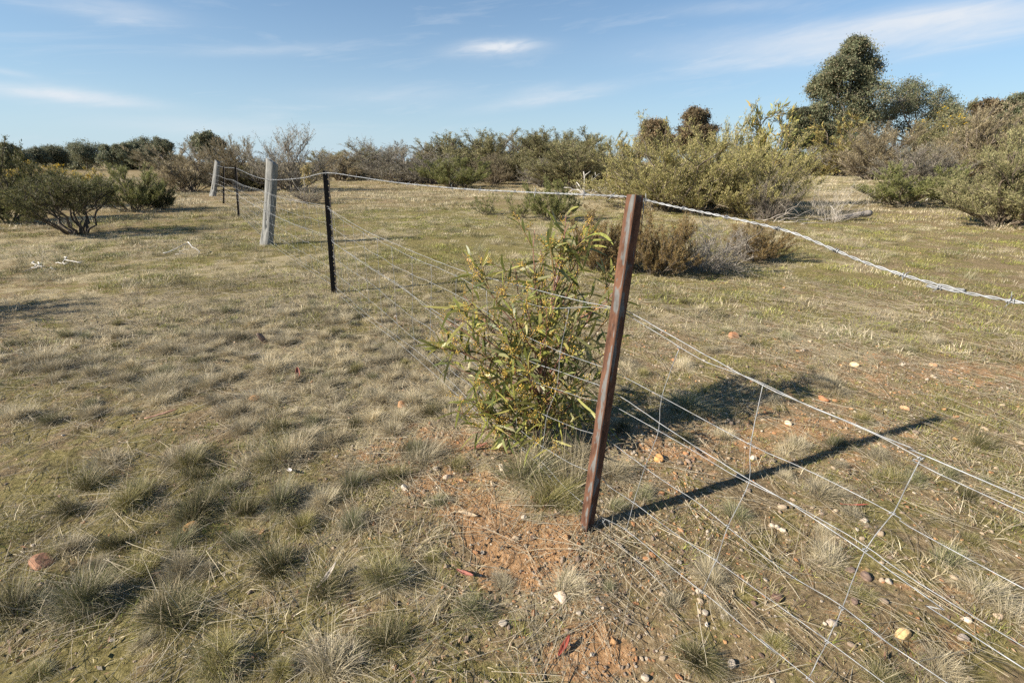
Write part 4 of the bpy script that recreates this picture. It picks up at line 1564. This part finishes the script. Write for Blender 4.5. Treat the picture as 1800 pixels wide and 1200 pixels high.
# ringlock netting: line wires and upright stays as parts
net = thing('wire_netting', 'sagging galvanised ringlock fence netting hung between the plain wires', 'wire netting', (P1pos[0], P1pos[1], P1z))
n0 = np.array([P1pos[0], P1pos[1], P1z])
NO = OFF + .004
near_lines = [
    [(1105, 556), (1193, 611), (1340, 675), (1500, 745), (1618, 805), (1800, 897)],
    [(1085, 655), (1162, 697), (1318, 780), (1415, 822), (1568, 902), (1800, 1033)],
    [(1073, 712), (1156, 757), (1315, 848), (1387, 887), (1521, 966), (1800, 1134)],
    [(1066, 770), (1133, 820), (1217, 873), (1279, 924), (1400, 1021), (1479, 1069), (1575, 1141), (1650, 1192)],
    [(1058, 840), (1070, 855), (1113, 883), (1183, 934), (1258, 984), (1325, 1033), (1454, 1127), (1560, 1205)],
    [(1046, 900), (1052, 906), (1100, 930), (1183, 997), (1233, 1040), (1275, 1075), (1367, 1152), (1421, 1192)],
]
far_net = [
    [(583, 373), (640, 410), (700, 440), (760, 468), (830, 498), (900, 522), (960, 540), (1040, 541), (1092, 548)],
    [(585, 402), (650, 440), (720, 480), (800, 515), (870, 560), (940, 600), (1010, 625), (1075, 649)],
    [(586, 427), (640, 462), (707, 505), (760, 552), (840, 610), (920, 660), (1000, 690), (1060, 706)],
    [(588, 455), (650, 497), (720, 552), (800, 610), (880, 680), (960, 730), (1055, 764)],
    [(590, 482), (640, 520), (720, 588), (800, 655), (880, 725), (960, 790), (1048, 834)],
    [(590, 504), (640, 548), (700, 592), (775, 652), (850, 730), (936, 798), (1000, 862), (1040, 896)],
]
Z1 = [.93, .80, .64, .50, .34, .20]
line_pts = []
for k, (nl, fl) in enumerate(zip(near_lines, far_net)):
    farh = on_fence(*fl[0], NO)[2]
    P = post_line(.5, farh, farh, .02, NO)[:-1][:13] + pix(fl, NO) + extend(pix(nl, NO))
    P = smooth_path(P, .03)
    rg = np.random.default_rng(70 + k)
    s = np.concatenate([[0], np.cumsum(np.linalg.norm(np.diff(P, axis=0), axis=1))])
    kink = np.interp(s, np.arange(0, s[-1] + .15, .15), rg.normal(0, .0055, len(np.arange(0, s[-1] + .15, .15))))
    P[:, 2] += kink
    line_pts.append(P)
    mb = MB()
    mb.tube(P - n0, 0.00105 + .00003 * np.clip(np.hypot(P[:, 0], P[:, 1]) - 3.5, 0, 8), 5)
    mb.build('line_wire', M_WIRE, net)
stays = [[(1193, 611), (1162, 697), (1156, 757), (1133, 820), (1113, 883), (1100, 930)],
         [(1340, 675), (1318, 780), (1315, 848), (1279, 924), (1258, 984), (1233, 1040)],
         [(1618, 805), (1568, 902), (1521, 966), (1479, 1069), (1454, 1127), (1421, 1192)],
         [(1034, 545), (1037, 640), (1033, 700), (1007, 820), (990, 850), (976, 835)]]


def along(k, p_xy):
    P = line_pts[k]
    q = (P[:, :2] - FENCE_P) @ FENCE_D
    i = int(np.argmin(np.abs(q - p_xy)))
    return P[i]


def stay(P, seed):
    mb = MB()
    S = smooth_path(np.array(P) + np.array([*(FN * .004), 0]), .03, .0006, seed)
    mb.tube(S - n0, .00115, 5)
    for p in P:                                   # the knot where stay and line wire meet
        th = np.linspace(0, 4 * np.pi, 16)
        r = .0034
        c = np.array(p)[None] - n0 + np.stack([FENCE_D[0] * (th - 6.28) * .0009, FENCE_D[1] * (th - 6.28) * .0009, 0 * th], -1)
        mb.tube(c + r * np.cos(th)[:, None] * np.array([*FN, 0]) + r * np.sin(th)[:, None] * np.array([0, 0, 1]), .0011, 4)
    mb.build('stay_wire', M_WIRE, net)


for k, sp in enumerate(stays[:3]):
    stay([on_fence(x, y, NO) for x, y in sp], 80 + k)
rg = np.random.default_rng(90)
s = .30
k = 0
while s < 14.0:
    if k < 60:
        drift = rg.normal(0, .05)
        P = [along(j, s + drift * j / 5 * (1 if s < 4.5 else .3)) for j in range(6)]
        if all(np.linalg.norm(a - b) > .02 for a, b in zip(P[:-1], P[1:])):
            stay(P, 100 + k)
    s += .31 + rg.normal(0, .015)
    k += 1
# the cut, bent-over end of the netting at the foot of the rusty picket
mb = MB()
for k, ((x0, y0), (x1, y1)) in enumerate((((1052, 905), (1045, 935)), ((1056, 908), (1066, 930)), ((1064, 912), (1048, 925)), ((1070, 914), (1073, 932)))):
    a, b = on_fence(x0, y0, NO), on_fence(x1, y1, NO + .01)
    mb.tube(np.array([a, (a + b) / 2 + rg.normal(0, .003, 3), b]) - n0, .0012, 4)
mb.build('cut_end', M_WIRE, net)


def tie(label, c, up, r=.012):
    mb = MB()
    th = np.linspace(0, 5 * np.pi, 34)
    mb.tube(c + np.stack([FENCE_D[0] * (th * .0014), FENCE_D[1] * (th * .0014), 0 * th], -1) + .0055 * (np.cos(th)[:, None] * np.array([*FN, 0]) + np.sin(th)[:, None] * np.array([0, 0, 1])), .0011, 4)
    mb.tube(np.array([c, c + np.array([.004, 0, -.03]), c + np.array([.002, .003, -up])]), .0014, 4)
    return tag(mb.build('tie_wire', M_WIRE), label, 'wire')


tie('short tie wire hanging from the barbed wire at the top of the rusty picket', on_fence(1131, 351, OFF), .075)


# ------------------------------------------------------------------ wattle sapling by the rusty picket
def sapling():
    base = ground_at(945, 775)
    base = base + FN * .0
    z0 = float(gz(*base))
    t = thing('wattle_sapling', 'leafy wattle sapling with long curved leaves and orange yellow buds growing through the fence', 'sapling', (base[0], base[1], z0))
    rg = np.random.default_rng(33)
    mb = MB()
    tips = []
    spc = metres_per_px(base, 600)
    # branch ends read off the photograph as (x, y) and a depth offset in metres
    ends = [(1000, 392, .05), (985, 430, -.05), (1035, 405, .15), (950, 440, .1), (880, 500, 0), (835, 470, .05), (800, 560, -.1), (790, 640, .05), (810, 700, -.15), (860, 745, -.1),
            (1070, 560, .05), (1085, 600, .12), (1060, 660, .0), (1050, 740, .08), (905, 560, -.2), (960, 540, -.25), (1010, 580, -.2), (870, 620, -.2), (930, 650, -.3),
            (990, 690, -.25), (900, 720, -.2), (960, 500, .25), (1020, 500, .3), (900, 600, .3), (1000, 640, .3), (850, 560, .2), (1095, 500, -.02), (790, 590, .1), (840, 660, .2), (1040, 560, .25),
            (900, 460, .1), (772, 610, 0), (778, 560, .05), (815, 520, -.05), (800, 720, -.1), (830, 760, -.15), (995, 378, .0), (1040, 384, .06), (940, 405, .05), (1092, 470, .05), (960, 600, -.1), (850, 690, 0.0), (930, 760, -.12), (1000, 755, -.15), (880, 770, -.05), (960, 765, -.2), (1030, 750, .1), (910, 690, .15), (980, 720, .2), (1045, 640, .15), (860, 660, -.1), (1030, 700, -.1)]
    stem_top = None
    bark_red = np.array((.22, .115, .085))
    grey = np.array((.33, .27, .24))
    main = bez(np.array([0, 0, -.03]), np.array([.0, .0, .5]), np.array([(985 - 945) * spc * .95, .05, 1.02]), 12)
    main += rg.normal(0, .006, main.shape)
    mb.tube(main, np.linspace(.010, .003, 12), 7, grey)
    twigs = []
    for ex, ey, dy in ends:
        fy = base[1] + dy
        d = ray(ex, ey)
        k = fy / d[1]
        e = np.array([d[0] * k - base[0], dy, max(.05, EYE + d[2] * k - z0)])
        h0 = np.clip(e[2] * rg.uniform(.25, .55), 0.03, .8)
        i = int(np.argmin(np.abs(main[:, 2] - h0)))
        a = main[i]
        c = a * .45 + e * .55 + np.array([0, 0, -.02 + .10 * rg.uniform(0, 1)])
        P = bez(a, c, e, 9)
        P[1:-1] += rg.normal(0, .008, (7, 3))
        mb.tube(P, np.linspace(.0045, .0016, 9), 5, bark_red * rg.uniform(.8, 1.4))
        twigs.append(P)
        for s in range(5):
            k2 = rg.integers(2, 8)
            dd = unit(unit(P[k2 + 1 if k2 < 8 else 8] - P[k2 - 1]) * .6 + rg.normal(0, .55, 3) + np.array([0, 0, .35]))
            L = rg.uniform(.07, .17)
            q = bez(P[k2], P[k2] + dd * L * .5, P[k2] + dd * L + np.array([0, 0, .02]), 5)
            q[:, 2] = np.maximum(q[:, 2], .02)
            mb.tube(q, np.linspace(.0022, .001, 5), 4, np.array((.26, .17, .07)) * rg.uniform(.8, 1.3))
            twigs.append(q)
    mb.build('stem', M_BARK, t)
    # leaves: curved phyllodes
    LV, LQ, LC, ln0 = [], [], [], 0
    pal = np.array([(.17, .19, .05), (.23, .245, .06), (.115, .135, .045), (.30, .295, .08), (.23, .225, .10), (.40, .365, .115)])
    bud = MB()
    import bmesh
    bm = bmesh.new()
    bmesh.ops.create_icosphere(bm, subdivisions=1, radius=1)
    IV = np.array([v.co[:] for v in bm.verts])
    IF = np.array([[v.index for v in f.verts] for f in bm.faces])
    bm.free()
    bv, bf, bc, bn = [], [], [], 0
    for P in twigs:
        m = len(P)
        nl = 7 if m == 9 else 4
        for q in range(nl):
            f = rg.uniform(.25, 1) * (m - 1)
            k = min(int(f), m - 2)
            p = P[k] + (P[k + 1] - P[k]) * (f - k)
            tg = unit(P[k + 1] - P[k])
            d = unit(tg * .5 + rg.normal(0, .6, 3) + np.array([0, 0, .12]))
            L = rg.uniform(.07, .145)
            w = rg.uniform(.0095, .0155)
            side = unit(np.cross(d, rg.normal(0, 1, 3)))
            nrm = np.cross(side, d)
            S = 6
            tt = np.linspace(0, 1, S + 1)
            curve = rg.uniform(-.35, .35)
            cx = p + d * (tt * L)[:, None] + side * (curve * L * tt ** 2)[:, None] + nrm * (rg.normal(0, .12) * L * tt ** 2)[:, None] + np.array([0, 0, -.22 * L]) * (tt ** 2)[:, None]
            ww = w * np.sin(np.pi * np.clip(tt * .93 + .05, 0, 1)) ** .7
            sd = unit(np.cross(np.gradient(cx, axis=0), nrm))
            V = np.stack([cx - sd * ww[:, None] * .5, cx + sd * ww[:, None] * .5], 1).reshape(-1, 3)
            V[:, 2] = np.maximum(V[:, 2], .01)
            i = np.arange(S) * 2
            LQ.append(np.stack([i, i + 1, i + 3, i + 2], -1) + ln0)
            LV.append(V)
            LC.append(np.repeat((pal[rg.integers(0, len(pal))] * rg.uniform(.8, 1.25))[None], len(V), 0))
            ln0 += len(V)
        # bud racemes
        for q in range(3 if m == 9 else (2 if rg.uniform() < .7 else 0)):
            f = rg.uniform(.45, 1) * (m - 1)
            k = min(int(f), m - 2)
            p = P[k] + (P[k + 1] - P[k]) * (f - k)
            d = unit(rg.normal(0, .6, 3) + np.array([0, 0, .7]))
            L = rg.uniform(.03, .07)
            e = p + d * L
            bud.tube(np.array([p, (p + e) / 2 + rg.normal(0, .004, 3), e]), np.array([.0011, .0009, .0006]), 3, (.42, .27, .06))
            nb = rg.integers(7, 15)
            for b in range(nb):
                c = p + d * L * rg.uniform(.2, 1.05) + rg.normal(0, .0075, 3)
                r = rg.uniform(.0020, .0033)
                bud.add(IV * r + c, None, IF, np.array((.60, .41, .09)) * rg.uniform(.7, 1.25))
    mesh_obj('foliage', np.vstack(LV), np.vstack(LQ), M_SAP, t, np.vstack(LC))
    bud.build('blossom', M_BLOOM, t)
    return t


sapling()


def tall_dry_grass(label, px, py, h, n, seed):
    rg = np.random.default_rng(seed)
    p = seat(px, py)
    V, Q, C_ = join([blades(n, .05, h, .22, .0013, PAL['straw'], rg, droop=.5), blades(n, .06, h * .6, .4, .0012, PAL['grey'], rg), blades(n // 2, .05, h * .5, .5, .0013, PAL['olive'], rg)])
    o = mesh_obj('dry_grass_clump', V, Q, M_GRASS, col=C_)
    o.location = (p[0], p[1], float(gz(*p)))
    tag(o, label, 'dry grass')


# ------------------------------------------------------------------ tussocks that stand out one by one
def seat(px, py):
    p = ground_at(px, py)
    for _ in range(2):
        d = ray(px, py)
        s = (EYE - float(gz(*p))) / -d[2]
        p = np.array([d[0] * s, d[1] * s])
    return p


tall_dry_grass('tall thin dry grass stalks between the sapling foot and the rusty picket', 1003, 850, .26, 90, 1)
tall_dry_grass('tall dry grass stalks under the front of the wattle sapling', 935, 815, .20, 70, 2)

TPRO = {}
for i, k in enumerate(('grey', 'straw', 'mix', 'olive', 'dark', 'green')):
    for v in range(3):
        TPRO[k, v] = tussock_mesh(k, .13, 500 + i * 7 + v, 640, .045)
TMESH = {k: mesh_obj('tussock', V, Q, M_GRASS, col=C, link=False).data for k, (V, Q, C) in TPRO.items()}
TUSS = [  # base x, y, height px, kind, label
    (345, 908, 62, 'dark', 'dark green tussock directly above the orange block of stone on the left'),
    (220, 888, 66, 'olive', 'olive tussock up and left of the one above the orange block of stone'),
    (492, 890, 62, 'mix', 'tawny tussock beside the white bleached bark scrap'),
    (330, 1000, 60, 'grey', 'pale grey tussock below the orange block of stone'),
    (485, 1003, 68, 'dark', 'dark upright tussock beside the long pale stalk'),
    (140, 1060, 105, 'mix', 'tall brown tussock right of the reddish stone slab at lower left'),
    (300, 1085, 70, 'dark', 'dark brown tussock between the pale grey tussock and the bottom edge'),
    (395, 1150, 85, 'olive', 'olive tussock near the bottom edge, below the dark brown one'),
    (30, 1075, 80, 'dark', 'dark tussock in the bottom left corner'),
    (575, 1180, 90, 'grey', 'grey brown tussock on the bottom edge left of the bare ochre patch'),
    (690, 1008, 66, 'olive', 'round olive tussock at the left rim of the bare ochre soil'),
    (885, 1030, 40, 'grey', 'small pale tussock right of the fallen red brown leaf on the ochre soil'),
    (990, 1036, 50, 'grey', 'grey tussock just above the square whitish rock'),
    (838, 1070, 58, 'mix', 'flattened tussock below the fallen red brown leaf'),
    (745, 812, 52, 'grey', 'small grey tussock between the flat orange stone and the bare soil'),
    (925, 836, 95, 'mix', 'tall tussock against the foot of the wattle sapling'),
    (962, 885, 80, 'olive', 'bushy tussock touching the left side of the rusty picket'),
    (620, 856, 44, 'mix', 'low tussock left of the white stones'),
    (300, 690, 42, 'grey', 'domed grey tussock in the pale dry band, left part'),
    (470, 645, 40, 'straw', 'pale straw tussock next to the dark wood shard'),
    (562, 547, 30, 'grey', 'grey tussock in front of the black holed picket'),
    (565, 596, 32, 'straw', 'straw tussock below the grey one in front of the holed picket'),
    (455, 705, 42, 'grey', 'grey tussock behind the bright orange stone'),
    (655, 742, 36, 'straw', 'straw tussock left of the flat orange stone'),
    (735, 800, 40, 'mix', 'low tussock down left of the ochre stone by the sapling'),
    (497, 805, 60, 'olive', 'broad olive tussock above the white bark scrap'),
    (330, 818, 55, 'olive', 'olive tussock in the left middle, above the dark green one'),
    (1396, 790, 46, 'grey', 'grey tussock beyond the wires, above the shadow of the rusty picket'),
    (1572, 845, 38, 'olive', 'green tussock beside the third stay of the netting'),
    (1455, 992, 62, 'grey', 'pale tussock below the crossing of the two wires'),
    (1725, 1050, 70, 'grey', 'big pale grey spreading tussock by the right edge'),
    (1230, 1160, 60, 'dark', 'dark green tussock under the lowest wire at the bottom'),
    (1296, 910, 42, 'mix', 'pale tussock just under the picket shadow by the second stay'),
    (1205, 715, 60, 'mix', 'tussock in the shade right of the sapling'),
]
for q, (px, py, hp, kind, label) in enumerate(TUSS):
    p = seat(px, py)
    o = bpy.data.objects.new('grass_tussock', TMESH[kind, q % 3])
    COL.objects.link(o)
    d = ray(px, py)
    sc = hp * (p[1] / d[1]) / .155 * .88
    o.location = (p[0], p[1], float(gz(*p)))
    o.rotation_euler = (0, 0, q * 1.7)
    o.scale = (sc * (1 + .25 * math.sin(q * 2.3)), sc * (1.05 + .25 * math.cos(q * 3.1)), sc * .9)
    tag(o, label, 'grass tussock', 'grass tussocks that stand out of the turf')

# ------------------------------------------------------------------ stones
STONES = [  # x, y, width px, colour, flat, label
    (984, 1050, 28, (.72, .60, .47), .8, 'square whitish rock on the ochre soil in front of the rusty picket'),
    (783, 727, 20, (.62, .46, .24), .9, 'ochre stone left of the wattle sapling'),
    (447, 704, 18, (.66, .40, .20), .85, 'bright orange stone in the pale dry grass'),
    (337, 931, 28, (.58, .34, .14), .85, 'orange block of stone at lower left'),
    (72, 990, 40, (.36, .19, .12), .5, 'long reddish stone slab near the left edge'),
    (1586, 1117, 30, (.66, .48, .24), .8, 'ochre pebble at bottom right, the largest stone beyond the netting'),
    (1157, 808, 20, (.55, .30, .12), .9, 'orange stone beyond the rusty picket at its knee height'),
    (1288, 592, 22, (.42, .22, .12), .7, 'reddish rock on the open ground past the sapling shade'),
    (707, 713, 26, (.48, .26, .13), .45, 'flat orange stone left of the sapling'),
    (711, 858, 15, (.75, .69, .60), .8, 'white stone at the upper left rim of the ochre soil'),
    (881, 823, 14, (.74, .66, .52), .9, 'cream stone standing upright left of the tall tussock'),
    (786, 839, 14, (.70, .60, .47), .8, 'cream stone between the white stone and the upright cream stone'),
    (1463, 1096, 20, (.42, .36, .31), .85, 'grey pebble under the middle of the third stay'),
    (1494, 1003, 16, (.24, .18, .15), .85, 'dark pebble left of the third stay'),
    (1522, 1014, 18, (.22, .16, .13), .85, 'dark round pebble right of the third stay'),
    (1693, 1122, 18, (.38, .33, .29), .85, 'grey pebble at bottom right beside the ochre pebble'),
    (1357, 924, 10, (.55, .47, .37), .9, 'left pebble of the row of three pale pebbles'),
    (1367, 927, 10, (.60, .52, .42), .9, 'middle pebble of the row of three pale pebbles'),
    (1376, 932, 11, (.56, .48, .39), .9, 'right pebble of the row of three pale pebbles'),
    (1324, 806, 13, (.72, .62, .50), .8, 'pale stone at the second stay of the netting'),
    (1385, 745, 13, (.72, .60, .44), .8, 'cream stone above the shadow of the rusty picket'),
    (1518, 916, 14, (.70, .61, .50), .7, 'cream oval pebble below the red bark strip'),
    (1699, 1090, 16, (.68, .59, .47), .7, 'pale stone near the right edge below the pale tussock'),
    (1755, 1083, 15, (.60, .48, .36), .7, 'tan stone near the right edge beside the pale tussock'),
    (1501, 1058, 14, (.22, .16, .13), .9, 'dark pebble touching the third stay'),
    (1367, 1052, 20, (.20, .13, .10), .8, 'dark brown lump right of the second stay'),
    (1447, 703, 20, (.42, .20, .10), .6, 'rusty red stone under the upper wire'),
    (1590, 718, 14, (.66, .42, .24), .7, 'orange and white stone above the tip of the picket shadow'),
    (1502, 642, 16, (.66, .50, .31), .6, 'tan stone on the open ground at right'),
    (1640, 643, 16, (.58, .36, .20), .6, 'angular orange stone on the open ground at far right'),
    (1069, 829, 16, (.66, .54, .44), .5, 'flat pinkish stone just right of the rusty picket'),
    (1242, 1097, 10, (.66, .60, .52), .8, 'small white stone beside the lowest wire'),
    (826, 459, 14, (.56, .36, .20), .6, 'tan stone in the grass left of the sapling top'),
]
for q, (px, py, wp, col, fl, label) in enumerate(STONES):
    p = seat(px, py)
    V, Fc = stone_mesh(700 + q, .3, fl)
    d = ray(px, py)
    r = wp * .5 * (p[1] / d[1]) * 1.08
    o = mesh_obj('stone', V * r, Fc, M_STONE, col=np.array(col), smooth=True)
    for pl in o.data.polygons:
        pl.use_smooth = False
    o.location = (p[0], p[1], float(gz(*p)) + r * fl * .2)
    o.rotation_euler = (random.uniform(-.2, .2), random.uniform(-.2, .2), random.uniform(0, 6.28))
    tag(o, label, 'stone')


# ------------------------------------------------------------------ fallen leaves, bark, dead wood
def curled(name, label, cat, px, py, L, w, rot, col, curl=.5, lift=.02, seed=0):
    p = seat(px, py)
    rg = np.random.default_rng(seed)
    n, m = 12, 4
    t = np.linspace(-.5, .5, n)
    ww = w * np.sin(np.pi * np.clip(t + .5, .06, .97)) ** .6
    V = []
    for i in range(n):
        for j in range(m + 1):
            u = (j / m - .5)
            V.append((t[i] * L, u * ww[i] + .08 * L * (t[i] * 2) ** 2 * .4, .006 + lift * (t[i] + .5) ** 2 + abs(u * 2) ** 2 * curl * ww[i] + rg.normal(0, .0008)))
    V = np.array(V)
    c, s = math.cos(rot), math.sin(rot)
    V[:, :2] = V[:, :2] @ np.array([[c, s], [-s, c]])
    i = np.arange(n - 1)[:, None] * (m + 1)
    j = np.arange(m)[None]
    Q = np.stack([i + j, i + j + 1, i + m + 2 + j, i + m + 1 + j], -1).reshape(-1, 4)
    o = mesh_obj(name, V, Q, M_BARK, col=np.array(col), smooth=True)
    md = o.modifiers.new('thickness', 'SOLIDIFY')
    md.thickness = .0016
    o.location = (p[0], p[1], float(gz(*p)) + .004)
    return tag(o, label, cat)


curled('fallen_leaf', 'red brown curled leaf in the pale dry grass', 'leaf', 525, 664, .085, .030, 1.9, (.30, .10, .065), lift=.05, seed=1)
curled('bark_strip', 'long red bark strip beyond the netting', 'bark', 1500, 893, .10, .010, -.25, (.27, .08, .055), seed=2)
curled('fallen_leaf', 'red brown leaf lying on the ochre soil', 'leaf', 817, 1014, .075, .016, -.6, (.30, .12, .09), seed=3)
curled('fallen_leaf', 'dark red leaf with raised tip near the bottom edge', 'leaf', 992, 1142, .062, .017, .9, (.24, .06, .04), lift=.02, seed=4)
curled('bark_strip', 'thin pinkish bark strip at the left end of the pale dry band', 'bark', 285, 733, .16, .016, .5, (.42, .25, .18), seed=5)
curled('bark_strip', 'grey curled bark piece on the grass left of the ochre soil', 'bark', 577, 1020, .09, .016, 1.1, (.52, .49, .44), lift=.03, seed=6)
curled('bark_strip', 'straw coloured wood chip on the ochre soil', 'bark', 822, 906, .085, .018, -.35, (.55, .45, .30), curl=.2, lift=.0, seed=7)
curled('bark_strip', 'white bleached bark scrap beside the tawny tussock', 'bark', 510, 832, .06, .018, -.8, (.72, .70, .68), seed=8)
curled('bark_strip', 'pale bark scrap in the dry grass below the dark wood shard', 'bark', 438, 629, .14, .022, .2, (.62, .56, .48), seed=9)
curled('bark_strip', 'dark brown bark strip on the bare soil below the sapling', 'bark', 843, 790, .09, .020, .3, (.30, .15, .10), seed=10)
curled('fallen_leaf', 'brown folded leaf lying under the front of the sapling', 'leaf', 887, 777, .08, .024, -.7, (.42, .27, .20), lift=.02, seed=11)


def stick(mb, a, b, r, rg, c, kinks=6, wob=.05):
    a, b = np.array(a, float), np.array(b, float)
    L = np.linalg.norm(b - a)
    P = a + (b - a) * np.linspace(0, 1, kinks)[:, None]
    P[1:-1] += rg.normal(0, wob * L, (kinks - 2, 3)) * np.array([1, 1, .5])
    P[:, 2] = np.maximum(P[:, 2], r * .8)
    mb.tube(P, np.linspace(r, r * .4, kinks), 6, c)
    return P


def dead_branch(name, label, px, py, parts, col, seed, cat='dead branch'):
    """parts: (start x, y, z, end x, y, z, radius), metres round the point on the ground; each has side twigs."""
    p = ground_at(px, py)
    rg = np.random.default_rng(seed)
    t = thing(name, label, cat, (p[0], p[1], tz(*p)))
    mb = MB()
    tw = MB()
    for x0, y0, z0, x1, y1, z1, r in parts:
        c = np.array(col) * rg.uniform(.85, 1.1)
        r *= .5
        P = stick(mb, (x0, y0, z0), (x1, y1, z1), r, rg, c)
        for k in (2, 3, 4):
            if rg.uniform() < .75:
                d = unit(P[k] - P[k - 1]) + rg.normal(0, .55, 3)
                L = np.linalg.norm(P[-1] - P[0]) * rg.uniform(.2, .4)
                e = P[k] + unit(d) * L
                e[2] = max(e[2], .01)
                stick(tw, P[k], e, r * .45, rg, c, 4)
    mb.build('branch', M_DEAD, t)
    if tw.n:
        tw.build('twig', M_DEAD, t)
    return t


WH = (.66, .63, .58)
dead_branch('fallen_branch', 'cluster of white bleached forked sticks lying in the grass at the left', 82, 470,
            [(-.35, .25, .02, .0, -.22, .03, .018), (-.30, .15, .05, .1, -.15, .05, .016), (-.05, .2, .02, .28, .05, .06, .016), (.0, .3, .08, .40, .1, .04, .018), (-.1, -.1, .02, .2, -.2, .06, .012), (.12, -.05, .02, .3, -.22, .02, .012)], WH, 1)
dead_branch('fallen_branch', 'white forked stick arched over the grass left of the thick timber post', 322, 446,
            [(-.28, -.05, .02, .02, .15, .16, .02), (.02, .15, .16, .32, -.12, .02, .02), (-.05, .0, .04, .12, .05, .09, .012), (-.02, -.15, .02, .15, -.14, .03, .014)], WH, 2)
dead_branch('branch_heap', 'heap of white dead branches with one upright spike in front of the broad olive bush', 1038, 345,
            [(-.2, 0, .05, -.35, 0, .98, .10), (0, 0, .1, .15, .1, .95, .045), (.1, 0, .1, .6, -.1, .55, .045), (-.1, 0, .1, -1.2, -.1, .35, .10), (.2, 0, .2, 1.6, -.4, .15, .10), (0, 0, .05, -.9, .2, .1, .10),
             (.2, -.2, .1, .9, .2, .7, .08), (-.3, .1, .2, .5, .1, .3, .12), (.3, 0, .1, 1.2, .3, .45, .08), (-.2, 0, .1, -.6, .2, .55, .06)], (.66, .62, .56), 3, 'branch heap')
dead_branch('dead_branch', 'white dead branch sticking out of the low bright green bush', 1607, 352,
            [(-.35, -.5, .35, .1, -.55, .52, .03), (.1, -.55, .25, .38, -.55, .72, .035), (.0, -.5, .0, .15, -.55, .3, .03)], (.72, .70, .66), 4)
dead_branch('dead_branch', 'grey dead twigs fanning over the dead brush heap behind the holed picket', 532, 357,
            [(.1, 0, .05, -.25, 0, .85, .03), (.1, 0, .05, -.9, -.1, .35, .03), (.2, 0, .05, -.5, .1, .12, .03), (.1, 0, .0, .2, .1, 1.0, .025), (.1, -.1, .1, .3, -.2, .02, .03), (-.1, -.1, .02, -1.5, -.3, .05, .03)], (.50, .45, .38), 5)
dead_branch('dead_branch', 'fallen bare twigs on the ground left of the grey log', 1415, 395,
            [(-.5, 0, .05, .3, .1, .12, .02), (-.2, -.2, .03, .6, -.1, .06, .02), (.1, .1, .03, -.7, -.15, .2, .02)], (.52, .46, .38), 6)
dead_branch('dead_branch', 'loose dead sticks under the right foot of the thicket', 1385, 392,
            [(-.6, 0, .05, .2, .1, .35, .022), (-.3, -.1, .03, .5, .0, .25, .02), (.0, .1, .03, -.8, -.05, .1, .02), (-.4, -.1, .02, .1, -.15, .5, .018)], (.44, .39, .33), 7)


def log():
    p = ground_at(1500, 388)
    t = thing('log', 'short grey weathered log lying beside the leafless pale shrub', 'log', (p[0], p[1], tz(*p)))
    mb = MB()
    rg = np.random.default_rng(3)
    n = 14
    P = np.stack([np.linspace(-.55, .45, n), np.linspace(-.1, .12, n), .07 + np.linspace(-.02, .09, n) + rg.normal(0, .006, n)], -1)
    mb.tube(P, .055 + .022 * np.linspace(0, 1, n) + rg.normal(0, .006, n), 12, (.34, .30, .26))
    mb.build('log_body', M_DEAD, t)
    m2 = MB()
    stick(m2, (-.5, -.1, .06), (-.85, .05, .02), .03, rg, (.55, .5, .44))
    stick(m2, (-.45, -.05, .08), (-.62, .05, .34), .025, rg, (.66, .62, .55))
    m2.build('branch_stub', M_DEAD, t)


log()


def shard():
    p = seat(462, 603)
    V, Fc = stone_mesh(950, .4, 1)
    o = mesh_obj('wood_shard', V * np.array([.022, .016, .07]), Fc, M_BARK, col=np.array((.20, .15, .12)))
    o.location = (p[0], p[1], float(gz(*p)) + .045)
    o.rotation_euler = (.1, -.4, .3)
    tag(o, 'dark upright wood shard in the pale dry grass', 'wood')


shard()


def stalk():
    p = ground_at(546, 352)
    t = thing('flower_stalk', 'tan dried flower stalk rising above the dead brush behind the holed picket', 'dry plant', (p[0], p[1], tz(*p)))
    rg = np.random.default_rng(12)
    H = height_at(p, 546, 292)
    mb = MB()
    P = bez(np.array([0, 0, 0]), np.array([.05, 0, H * .5]), np.array([0, 0, H]), 8)
    mb.tube(P, np.linspace(.02, .008, 8), 5, (.40, .32, .20))
    mb.build('stem', M_STEM, t)
    n = 420
    k = rg.uniform(.52, 1.02, n)
    b = np.stack([rg.normal(0, .10, n), rg.normal(0, .10, n), k * H], -1)
    V, Q, C_ = leaf_quads(b, unit(rg.normal(0, .5, (n, 3)) + np.array([0, 0, -.3])), .14, .03, rg, np.array([(.38, .30, .15), (.45, .36, .18), (.30, .27, .12)]))
    mesh_obj('foliage', V, Q, M_FOL, t, C_)


stalk()
